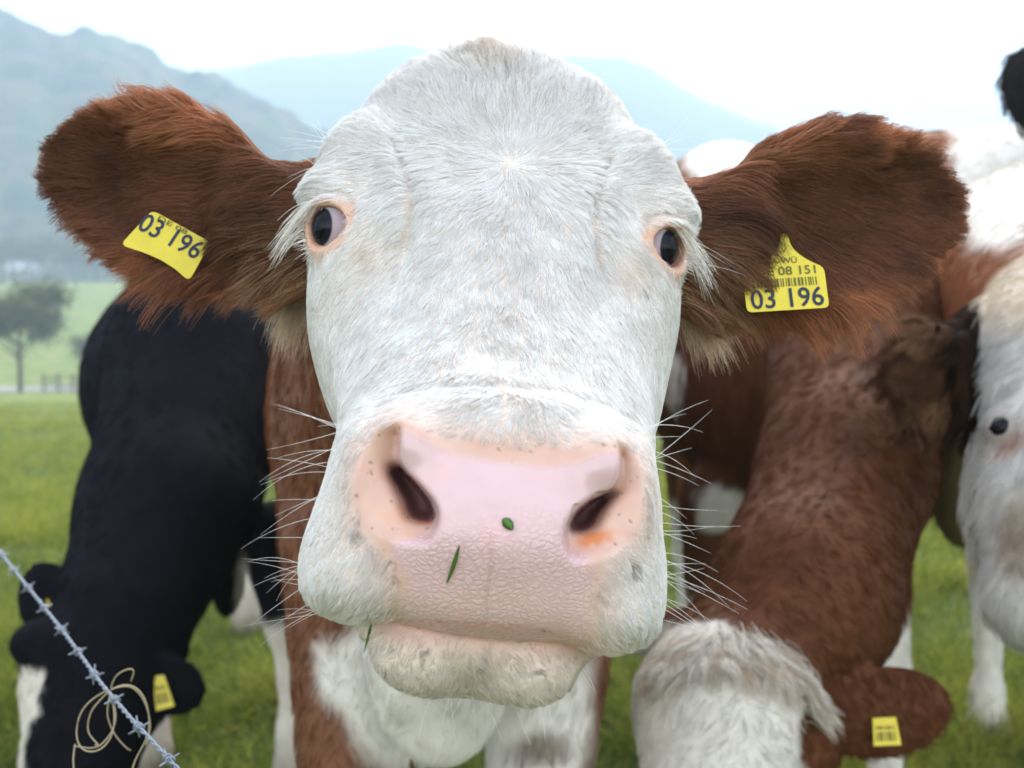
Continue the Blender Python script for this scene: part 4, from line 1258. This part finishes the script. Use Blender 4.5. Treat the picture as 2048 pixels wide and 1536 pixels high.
BV, BF = mesh_sdf(lambda P: f_main(P.astype(np.float32)), *prim_bounds([p[0] if isinstance(p, tuple) else p for p in main_prims]), .0125, 2)
allV = np.concatenate([HV, BV]); allF = np.concatenate([HF, BF + len(HV)])
bm_ = np_mesh('body', c2w(allV), allF)
set_attr(bm_, 'col', np.concatenate([HCOL, main_col(BV)])); z0 = np.zeros(len(BV))
set_attr(bm_, 'ridges', np.concatenate([ATTRS['ridges'], z0])); set_attr(bm_, 'wet', np.concatenate([ATTRS['wet'], z0]))
child('body', bm_, COW, M_HEAD)
child('coat', herd_fur(BV, BF, 42000, main_col, .017, .00042, lambda P: np.tile(np.array([-.25, -1., .15]), (len(P), 1)), 41), COW, M_FURH, kind='stuff')

# ---- black cow grazing behind the barbed wire
BLACKCOW = empty('cow', tuple(c2w(pz(380, 3.4, 0))), 'black cow grazing with head down behind the barbed wire, white blaze on its face', 'cow')
def black_col(P):
    z = zof(P); u, v = puv(P)
    c = np.tile(BLK, (len(P), 1))
    w = smooth(.47, .41, z + .03 * fbm(P * 20)) * (P[:, 2] > 2.85)
    bl = poly_sd(u + 10 * fbm(P * 60), v, [(22, 1336), (88, 1336), (76, 1420), (50, 1490), (46, 1560), (30, 1540), (28, 1470), (0, 1430), (-8, 1400)])
    w = np.maximum(w, (1 - smooth(-4, 4, bl)) * (P[:, 2] < 2.8))
    w = np.maximum(w, .5 * blob(P, 485, 1190, 16, 80, nz=.2, dmin=2.6))
    c = mixc(c, WHT * np.array([.98, .95, .90]), w)
    c = mixc(c, np.array([.20, .16, .11]), smooth(.20, .06, z) * .6 * (P[:, 2] > 2.85))
    return np.clip(c, .003, .8)
RT = lambda a: np.array([[math.cos(a), -math.sin(a), 0], [math.sin(a), math.cos(a), 0], [0, 0, 1]], np.float32)
bp_ = [E(px(425, 770, 4.0), (.285, .38, .95)), E(px(415, 740, 3.15), (.235, .36, .36)), K(px(405, 760, 3.0), px(335, 1020, 2.68), .235, .185), K(px(335, 1020, 2.68), px(250, 1225, 2.46), .185, .140),
       E(px(205, 1345, 2.42), (.150, .135, .13)), K(px(185, 1390, 2.36), px(120, 1720, 2.22), .125, .085), (E(px(105, 1288, 2.33), (.082, .052, .055)), .03),
       (E(px(84, 1192, 2.44), (.050, .074, .020), RT(-.12)), .02), (K(px(110, 1250, 2.44), px(180, 1290, 2.44), .028, .05), .03),
       (E(px(335, 1368, 2.36), (.078, .060, .020), RT(-.35)), .02), (K(px(300, 1350, 2.38), px(240, 1340, 2.4), .03, .05), .03),
       E(px(455, 1150, 2.90), (.04, .10, .06)),
       *leg(px(552, 1080, 3.25), .105, 3.22, 575, 592, .44), *leg(px(360, 1060, 3.3), .105, 3.35, 315, 300, .44), *leg(px(300, 900, 4.6), .14, 4.7, 285, 290), *leg(px(480, 900, 4.6), .14, 4.75, 490, 495)]
herd_cow(BLACKCOW, bp_, .06, .013, black_col, 30000, .016, .00055, (-.2, -1, -.1), 51, dark=True)
small_tag(BLACKCOW, [(92, 1197), (122, 1202), (120, 1218), (96, 1212)], 2.41, 'yellow tag in the raised far ear', False)
small_tag(BLACKCOW, [(306, 1352), (328, 1350), (349, 1412), (312, 1422)], 2.32, 'yellow tag in the drooping near ear')

# ---- brown cow grazing, creamy forelock
BROWNCOW = empty('cow', tuple(c2w(pz(1600, 2.8, 0))), 'red brown cow grazing with a creamy curled forelock over its white face', 'cow')
def brown_col(P):
    z = zof(P); u, v = puv(P)
    c = np.tile(BRN * .74, (len(P), 1))
    crest = np.exp(-((u - np.interp(v, [650, 900, 1150], [1760, 1700, 1580])) / 26) ** 2) * (P[:, 2] < 2.5)
    c = c * (1 - .35 * crest * smooth(-.4, .4, fbm(P * 22)))[:, None]
    w = smooth(.62, .55, z + .05 * fbm(P * 12)) * (P[:, 2] > 2.35)
    fw = poly_sd(u + 14 * fbm(P * 50), v, [(1255, 1250), (1440, 1240), (1560, 1330), (1612, 1400), (1590, 1470), (1612, 1545), (1640, 1700), (1600, 2000), (1200, 2000), (1220, 1400)])
    w = np.maximum(w, (1 - smooth(-6, 6, fw)) * (P[:, 2] < 2.05))
    w = np.maximum(w, blob(P, 1440, 1020, 50, 45, nz=.6, freq=16, dmin=2.4)); w = np.maximum(w, blob(P, 1345, 760, 22, 60, nz=.7, freq=26, dmin=2.4))
    c = mixc(c, WHT * .95, np.clip(w, 0, 1))
    c = c * (1 + (.12 * fbm(P * np.array([9, 46, 9]), 2) + .06 * vnoise(P * np.array([30, 90, 30]))) * (1 - np.clip(w, 0, 1)))[:, None]  # shading of horizontal neck folds put into the coat colour, not modelled
    return np.clip(speckle(c, P, 40, .10), .003, .8)
rp = [E(px(1585, 760, 2.95), (.29, .37, .42)), E(px(1500, 720, 3.7), (.36, .36, .75)), K(px(1722, 670, 2.45), px(1692, 940, 2.12), .185, .145), K(px(1692, 940, 2.12), px(1610, 1190, 1.92), .145, .142),
      K(px(1610, 1190, 1.92), px(1490, 1330, 1.84), .140, .115), E(px(1440, 1400, 1.78), (.120, .110, .12)), K(px(1445, 1450, 1.76), px(1410, 1800, 1.66), .118, .085), (E(px(1590, 1470, 1.80), (.065, .09, .08)), .03),
      (E(px(1765, 1425, 1.80), (.104, .068, .019), RT(.12)), .02), (K(px(1700, 1410, 1.82), px(1600, 1390, 1.84), .034, .06), .03), (E(px(1325, 1262, 1.90), (.065, .032, .02), RT(.35)), .02),
      E(px(1690, 1150, 2.15), (.07, .20, .12)),
      *leg(px(1445, 1010, 2.85), .10, 2.82, 1432, 1430, .44, 1.15), *leg(px(1740, 1010, 2.75), .10, 2.72, 1768, 1772, .44), *leg(px(1400, 900, 4.1), .13, 4.2, 1380, 1378), *leg(px(1560, 900, 4.2), .13, 4.3, 1560, 1562)]
RV, RF = herd_cow(BROWNCOW, rp, .05, .011, brown_col, 46000, lambda P: np.where(P[:, 2] < 2.05, .016, .019), .00045, lambda P: np.stack([np.sign(puv(P)[0] - np.interp(puv(P)[1], [650, 900, 1150, 1300], [1760, 1700, 1580, 1500])) * .8, -np.ones(len(P)), np.zeros(len(P))], -1), 61, wfn=lambda c: np.where((puv(c)[0] > 1640) & (c[:, 2] < 1.93) & (puv(c)[1] > 1300), 2.5, 1.0))
def forelock():
    rng = np.random.default_rng(8)
    ctr = RV[RF].mean(1); u, v = puv(ctr)
    hair_line = np.interp(u, [1310, 1360, 1430, 1500, 1570, 1620], [1330, 1292, 1268, 1268, 1300, 1370])
    w = ((u > 1318) & (u < 1612) & (ctr[:, 2] < 2.0)) * np.exp(-((v - hair_line - 26) / 24) ** 2)
    n = 5200
    P, Nn, _ = tri_sample(RV, RF, n, w, rng)
    u, v = puv(P)
    sx = (u - 1478) / 120
    flow = np.stack([sx * .9, -1.0 + .35 * np.abs(sx), -.25 * np.ones(n)], -1) + vec_noise(P * 45) * .25
    L = rng.uniform(.032, .070, n) * (1 - .15 * np.abs(sx))
    p = strands(P, Nn, flow, L, 9, .42, .35, 40.0, .30, rng, .10)
    t = np.linspace(0, 1, 9)[None, :, None]
    curl = smooth(.45, .9, sx) * rng.uniform(.4, 1.2, n)
    p = p + np.concatenate([.30 * t ** 2, .30 * np.sin(t * 4.6) * t, -.1 * t], -1) * (curl * L)[:, None, None]
    ph = 4 * vnoise(P * 35)[:, None, None]
    p = p + np.concatenate([np.sin(t * 7 + ph) * .11 * t, np.cos(t * 6 + ph) * .06 * t, 0 * (t + ph)], -1) * L[:, None, None]
    p = clump(p, P, 230, .70, rng, .9)
    c = mixc(np.tile(np.array([.74, .69, .60]), (n, 1)), np.array([.46, .34, .21]), smooth(-.3, .6, vnoise(P * 110)) * .75) * rng.uniform(.65, 1.1, (n, 1))
    return curves_obj('forelock', c2w(p), taper(9, .0006, .3), M_FUR, np.clip(c, 0, .85))
child('forelock', forelock(), BROWNCOW, M_FUR, kind='stuff', label='creamy curled forelock')
small_tag(BROWNCOW, [(1745, 1436), (1792, 1434), (1803, 1490), (1748, 1492)], 1.765, 'yellow tag with dark print')

# ---- grey faced cow at the edge
GREYCOW = empty('cow', tuple(c2w(pz(2000, 3.3, 0))), 'brown and white cow with a dirty grey white face and curly brown ear', 'cow')
GEYE = px(1996, 856, 1.70)
def grey_col(P):
    u, v = puv(P); z = zof(P); d = P[:, 2]
    body = np.tile(BRN * 1.5, (len(P), 1))
    w = np.maximum(blob(P, 2000, 330, 95, 160, nz=.35, freq=9, dmin=2.0), blob(P, 1450, 320, 75, 55, nz=.3, freq=9, dmin=2.0))
    w = np.maximum(w, smooth(.62, .5, z + .08 * fbm(P * 6)) * (d > 2.6))
    body = mixc(body, WHT * 1.12, np.clip(w, 0, 1))
    head = np.tile(np.array([.50, .475, .44]), (len(P), 1)) * (1 + .22 * fbm(P * 40, 2))[:, None]
    head = mixc(head, np.array([.24, .16, .10]), blob(P, 2045, 1090, 45, 95, nz=.4, freq=30) * .7)
    head = mixc(head, np.array([.55, .44, .31]), smooth(690, 620, v) * .8)
    le = np.linalg.norm((P - (GEYE + np.array([.014, -.022, -.006]))) @ np.array([[.75, -.66, 0], [.66, .75, 0], [0, 0, .5]]).T * np.array([1.4, .62, 1]), axis=1)
    head = mixc(head, np.array([.34, .20, .15]), smooth(.022, .010, le) * .85)
    el = np.linalg.norm(P - GEYE, axis=1)
    head = mixc(head, np.array([.20, .15, .12]), smooth(.040, .022, el) * .55)
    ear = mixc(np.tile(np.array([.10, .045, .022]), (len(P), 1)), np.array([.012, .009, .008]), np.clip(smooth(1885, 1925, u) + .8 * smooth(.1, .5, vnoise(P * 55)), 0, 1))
    c = mixc(body, head, smooth(2.02, 1.96, d + .03 * fbm(P * 15)))
    em = (u < 1962) & (d < 2.0) & (v < 850)
    c = np.where(em[:, None], ear, c)
    dew = (u < 1995) & (v > 830) & (v < 1150) & (d > 1.9) & (d < 2.6)
    c = np.where(dew[:, None], np.array([.16, .12, .055]), c)
    return np.clip(speckle(c, P, 24, .15), .003, .85)
gp_ = [K(px(2112, 715, 1.82), px(2098, 1000, 1.73), .122, .098), K(px(2098, 1000, 1.73), px(2092, 1190, 1.68), .098, .078), E(px(2090, 1200, 1.68), (.072, .05, .06)), E(px(2095, 660, 1.86), (.105, .07, .09)),
       (E(px(2030, 800, 1.79), (.05, .05, .07)), .03), (E(GEYE + np.array([.010, .002, .018]), (.022, .020, .020)), .03),
       (E(px(1866, 738, 1.82), (.062, .070, .026), RT(.25)), .02), (K(px(1925, 685, 1.85), px(2010, 660, 1.88), .032, .05), .03),
       K(px(2110, 660, 1.98), px(2095, 560, 2.5), .13, .25), K(px(2080, 800, 2.05), px(2040, 800, 2.6), .10, .22), E(px(1925, 950, 2.25), (.062, .135, .07)),
       E(px(2040, 560, 2.85), (.32, .36, .30)), K(px(1960, 520, 3.1), px(1560, 530, 3.45), .335, .34), E(px(1450, 480, 3.6), (.24, .29, .28)),
       *leg(px(1985, 900, 3.4), .12, 3.55, 1982, 1975, .45), *leg(px(2100, 900, 3.4), .12, 3.7, 2100, 2105, .45), *leg(px(1420, 700, 3.7), .13, 3.9, 1400, 1395), *leg(px(1540, 700, 3.8), .13, 4.0, 1530, 1525)]
GV, GF = herd_cow(GREYCOW, gp_, .05, .011, grey_col, 46000, lambda P: np.where((puv(P)[0] < 1962) & (P[:, 2] < 2.0), .042, .020), .0005, (-.3, -1, .1), 71, lift=.4, wfn=lambda c: np.where((puv(c)[0] < 1962) & (c[:, 2] < 2.0) & (puv(c)[1] < 860), 2.0, 1.0) * (np.linalg.norm(c - GEYE, axis=1) > .023))
def curly_ear():
    rng = np.random.default_rng(91)
    ctr = GV[GF].mean(1); u, v = puv(ctr); nr = unit(np.cross(GV[GF[:, 2]] - GV[GF[:, 0]], GV[GF[:, 3]] - GV[GF[:, 1]]))
    w = ((u < 1950) & (u > 1740) & (v < 850) & (v > 600) & (ctr[:, 2] < 2.0)) * (nr[:, 2] < .3) * np.where(u > 1895, .25, 1.0)
    n = 6500; P, Nn, _ = tri_sample(GV, GF, n, w, rng); u, v = puv(P)
    flow = np.stack([-.55 + .3 * vnoise(P * 20), -1 + .2 * vnoise(P * 24), -.1 * np.ones(n)], -1)
    L = rng.uniform(.030, .062, n)
    p = strands(P, Nn, flow, L, 10, .5, .6, 30.0, .25, rng, .14)
    t = np.linspace(0, 1, 10)[None, :, None]; ph = rng.uniform(0, 6.28, (n, 1, 1)) * .25 + 3 * vnoise(P * 40)[:, None, None]
    p = p + np.concatenate([np.sin(t * 11 + ph) * .10 * t, np.cos(t * 11 + ph) * .04 * t, 0 * (t + ph)], -1) * L[:, None, None]
    p = clump(p, P, 170, .75, rng, .9)
    c = mixc(np.tile(np.array([.095, .043, .021]), (n, 1)), np.array([.21, .115, .058]), smooth(-.2, .6, vnoise(P * 60))) * rng.uniform(.6, 1.2, (n, 1))
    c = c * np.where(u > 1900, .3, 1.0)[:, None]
    return curves_obj('ear_fur', c2w(p), taper(10, .0006, .3), M_FURH, np.clip(c, 0, .8))
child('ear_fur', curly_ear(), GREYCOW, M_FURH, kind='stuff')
eyeball(GEYE + np.array([.010, 0, .0125]), unit(np.array([-.55, -.05, -.83])), .0196, GREYCOW, np.array([.6, -.3, -.7]), dark=True)
small_tag(GREYCOW, [(1852, 752), (1860, 752), (1867, 793), (1859, 790)], 1.80, 'yellow tag seen edge on', False)

# ---- black eared cow whose head stands beyond the frame
FARCOW = empty('cow', tuple(c2w(pz(2330, 3.0, 0))), 'tall cow of which only a black furry ear shows above the white withers', 'cow')
def far_col(P):
    u, v = puv(P)
    return np.tile(np.array([.022, .021, .022]), (len(P), 1)) * (1 + .2 * fbm(P * 20))[:, None]
fpz = [E(px(2072, 185, 2.35), (.062, .092, .028), RT(.35)), K(px(2110, 190, 2.38), px(2180, 210, 2.42), .04, .07), K(px(2215, 230, 2.45), px(2200, 520, 2.3), .13, .08), K(px(2240, 260, 2.5), px(2420, 520, 3.0), .15, .26),
       E(px(2560, 620, 3.7), (.36, .40, .95)), *leg(px(2400, 900, 3.2), .12, 3.2, 2400, 2400), *leg(px(2600, 900, 3.2), .12, 3.2, 2600, 2600), *leg(px(2400, 850, 4.3), .12, 4.3, 2400, 2400), *leg(px(2560, 850, 4.3), .12, 4.3, 2560, 2560)]
herd_cow(FARCOW, fpz, .04, .014, far_col, 7000, .024, .0006, (-.6, -.8, 0), 81, wfn=lambda c: np.where(puv(c)[0] < 2150, 1.0, .03), lift=.45, dark=True)
# ================================================================== barbed wire, twine, bits of grass
M_WIRE = mat_plain('galvanised_wire', (.30, .33, .38), .5, .4, metal=.45, noise=.2, nscale=150)
M_TWINE = mat_plain('twine', (.40, .33, .21), .9, .1, noise=.25, nscale=200)
def tube_mesh(name, paths, r, seg=6):
    V, f = [], []
    for path in paths:
        path = np.asarray(path); n = len(path); k = len(V)
        tg = unit(np.gradient(path, axis=0)); ref = np.array([.12, .31, .94])
        for i in range(n):
            x = unit(np.cross(tg[i], ref)); y = np.cross(tg[i], x)
            rr = r if np.isscalar(r) else r[min(i, len(r) - 1)]
            for j in range(seg):
                a = j / seg * 2 * math.pi; V.append(path[i] + rr * (math.cos(a) * x + math.sin(a) * y))
        for i in range(n - 1):
            for j in range(seg):
                f.append([k + i * seg + j, k + i * seg + (j + 1) % seg, k + (i + 1) * seg + (j + 1) % seg, k + (i + 1) * seg + j])
        f.append([k + j for j in range(seg)][::-1]); f.append([k + (n - 1) * seg + j for j in range(seg)])
    return np_mesh(name, np.array(V), f)
# the wire runs from a post beyond the left edge down towards the viewer
WPX = [(-150, 952, 1.95), (-40, 1062, 1.72), (0, 1106, 1.62), (60, 1180, 1.46), (130, 1268, 1.32), (200, 1365, 1.17), (262, 1438, 1.07), (330, 1510, .99), (365, 1548, .955), (470, 1665, .86), (660, 1890, .74)]
wpt = np.array([px(*p) for p in WPX])
tt = np.linspace(0, len(WPX) - 1, 900)
core = np.stack([np.interp(tt, np.arange(len(WPX)), wpt[:, k]) for k in range(3)], -1)
for _ in range(60): core[1:-1] = (core[:-2] + 2 * core[1:-1] + core[2:]) / 4
arc = np.concatenate([[0], np.cumsum(np.linalg.norm(np.diff(core, axis=0), axis=1))])
tg = unit(np.gradient(core, axis=0)); nx = unit(np.cross(tg, [0, 1, 0])); ny = np.cross(tg, nx)
WIRE = empty('barbed_wire', tuple(c2w(core[0]) * [1, 1, 0]), 'twisted galvanised barbed wire strand sloping across the black cow', 'wire')
strs = []
for ph0 in (0, math.pi):
    ph = arc / .030 * 2 * math.pi + ph0
    strs.append(c2w(core + nx * (np.cos(ph) * .00115)[:, None] + ny * (np.sin(ph) * .00115)[:, None]))
for s_ in strs: child('strand', tube_mesh('strand', [s_], .00100, 5), WIRE, M_WIRE)
rng = np.random.default_rng(12)
sb = .03
while sb < arc[-1]:
    i = int(np.searchsorted(arc, sb)); i = min(i, len(core) - 1)
    a0 = rng.uniform(0, math.pi); c = core[i]
    paths = []
    for q in range(2):
        an = a0 + q * 1.45 + rng.normal(0, .2)
        dv = nx[i] * math.cos(an) + ny[i] * math.sin(an) + tg[i] * rng.normal(0, .25)
        paths.append(c2w(np.array([c + tg[i] * (q - .5) * .004 - dv * .0095, c + tg[i] * (q - .5) * .004, c + tg[i] * (q - .5) * .004 + dv * .0095])))
    hx_ = np.linspace(0, 4 * math.pi, 34)
    paths.append(c2w(c + tg[i] * ((hx_ / (4 * math.pi) - .5) * .011)[:, None] + nx[i] * (np.cos(hx_) * .0036)[:, None] + ny[i] * (np.sin(hx_) * .0036)[:, None]))
    child('barb', tube_mesh('barb', paths, .00085, 5), WIRE, M_WIRE)
    sb += .083
# posts that carry the wire, just outside the frame
def post(c, nm_label, top):
    w = c2w(c); z0_ = float(gz(np.array(w[0]), np.array(w[1]))); V, f = [], []
    for k, (z, r) in enumerate(((z0_ - .3, .045), (w[2] + top - .02, .042), (w[2] + top, .030))):
        for j in range(14):
            a = j / 14 * 2 * math.pi; V.append((w[0] + r * math.cos(a), w[1] + r * math.sin(a), z))
        if k:
            for j in range(14): f.append([(k - 1) * 14 + j, (k - 1) * 14 + (j + 1) % 14, k * 14 + (j + 1) % 14, k * 14 + j])
    f.append([28 + j for j in range(14)])
    return link('fence_post', np_mesh('fence_post', np.array(V), f), None, mat_plain('old_post', (.05, .045, .04), .9, .1, noise=.4, nscale=20, bump=.4), nm_label, 'post')
post(core[0] + np.array([-.047, 0, .0]), 'dark wooden post holding the far end of the barbed wire', .08)
post(core[-1] + np.array([.047, 0, 0]), 'dark wooden post holding the near end of the barbed wire', .03)

# loops of twine knotted round the wire
kn = core[int(np.searchsorted(arc, np.interp(5.28, np.arange(len(WPX)), arc[np.round(np.linspace(0, 899, len(WPX))).astype(int)])))]
kd_ = kn[2]
loops = [[(215, 1380), (170, 1402), (152, 1440), (148, 1490), (175, 1512), (215, 1500), (238, 1450), (222, 1385)], [(222, 1380), (250, 1362), (285, 1375), (300, 1420), (302, 1470), (280, 1500), (264, 1530), (262, 1560)],
         [(222, 1378), (262, 1368), (290, 1400), (304, 1450), (292, 1490)], [(222, 1385), (235, 1430), (225, 1465), (195, 1500), (150, 1492)], [(222, 1376), (230, 1350), (258, 1336), (270, 1340), (262, 1362)],
         [(220, 1386), (212, 1430), (228, 1470), (256, 1500), (262, 1500)], [(218, 1382), (180, 1420), (172, 1465), (200, 1492), (190, 1490)], [(150, 1488), (146, 1520), (150, 1570)]]
tw = []
for k, lp in enumerate(loops):
    q = np.array([px(u, v, kd_ + .012 * math.sin(k * 2.1 + i) + .004 * (k - 3)) for i, (u, v) in enumerate(lp)])
    s = np.linspace(0, len(q) - 1, 70); q = np.stack([np.interp(s, np.arange(len(q)), q[:, j]) for j in range(3)], -1)
    for _ in range(70): q[1:-1] = (q[:-2] + 2 * q[1:-1] + q[2:]) / 4
    tw.append(c2w(q))
TW = empty('twine', tuple(c2w(kn)), 'tangle of frayed straw coloured twine loops knotted to the barbed wire', 'twine')
for q in tw: child('loop', tube_mesh('loop', [q], .0007, 5), TW, M_TWINE)

# bits of grass stuck to the nose
M_BLADE = mat_plain('fresh_grass', (.055, .13, .014), .45, .4, noise=.3, nscale=300)
def head_hit(u, v):
    """distance of the head surface along the line through a photo pixel"""
    d = np.linspace(.62, .80, 400); P = np.stack([(u - 1024) * d / F, (768 - v) * d / F, d], -1)
    i = np.argmax(main_head(P) < 0); return d[i]
def blade(name, pts, w, label, off=.0012):
    c = np.array([px(u, v, head_hit(u, v) - off - o) for (u, v, o) in pts]); n = len(c)
    s = np.linspace(0, n - 1, 14); c = np.stack([np.interp(s, np.arange(n), c[:, j]) for j in range(3)], -1); n = 14
    side = unit(np.cross(np.gradient(c, axis=0), [0, 0, -1.0])); ww = (w * np.sin(np.linspace(.12, math.pi - .06, n)) ** .7)[:, None]
    V = np.concatenate([c - side * ww, c + [0, 0, -.0005], c + side * ww, c + [0, 0, .0003]]); f = []
    for i in range(n - 1):
        for a, b in ((0, 1), (1, 2), (2, 3), (3, 0)): f.append([a * n + i, a * n + i + 1, b * n + i + 1, b * n + i])
    return link(name, np_mesh(name, c2w(V), f), None, M_BLADE, label, 'grass')
blade('grass_blade', [(919, 1090, .004), (908, 1128, .001), (893, 1168, 0)], .0012, 'thin green grass blade stuck slanting on the pink nose')
blade('leaf_scrap', [(1005, 1038, 0), (1015, 1046, .001), (1026, 1060, .001)], .0028, 'tiny oval green leaf scrap stuck to the middle of the nose')
blade('grass_blade', [(745, 1238, .004), (738, 1268, .012), (727, 1308, .010)], .0009, 'green grass blade hanging from the corner of the mouth')
# ================================================================== hazy air
def haze():
    m, t, out = new_mat('haze')
    v = t.nodes.new('ShaderNodeVolumePrincipled')
    v.inputs['Color'].default_value = (.60, .74, .90, 1); v.inputs['Density'].default_value = .0019; v.inputs['Anisotropy'].default_value = .12
    t.links.new(v.outputs[0], out.inputs['Volume'])
    V, f = [], []; box(V, f, (-1900, -60, -34), (1900, 2100, 330))
    o = link('haze', np_mesh('haze', np.array(V), f, False), None, m, kind='stuff')
    o['label'] = 'pale valley haze'; o['category'] = 'haze'
haze()
print('TOTAL', round(time.time() - T0, 1))
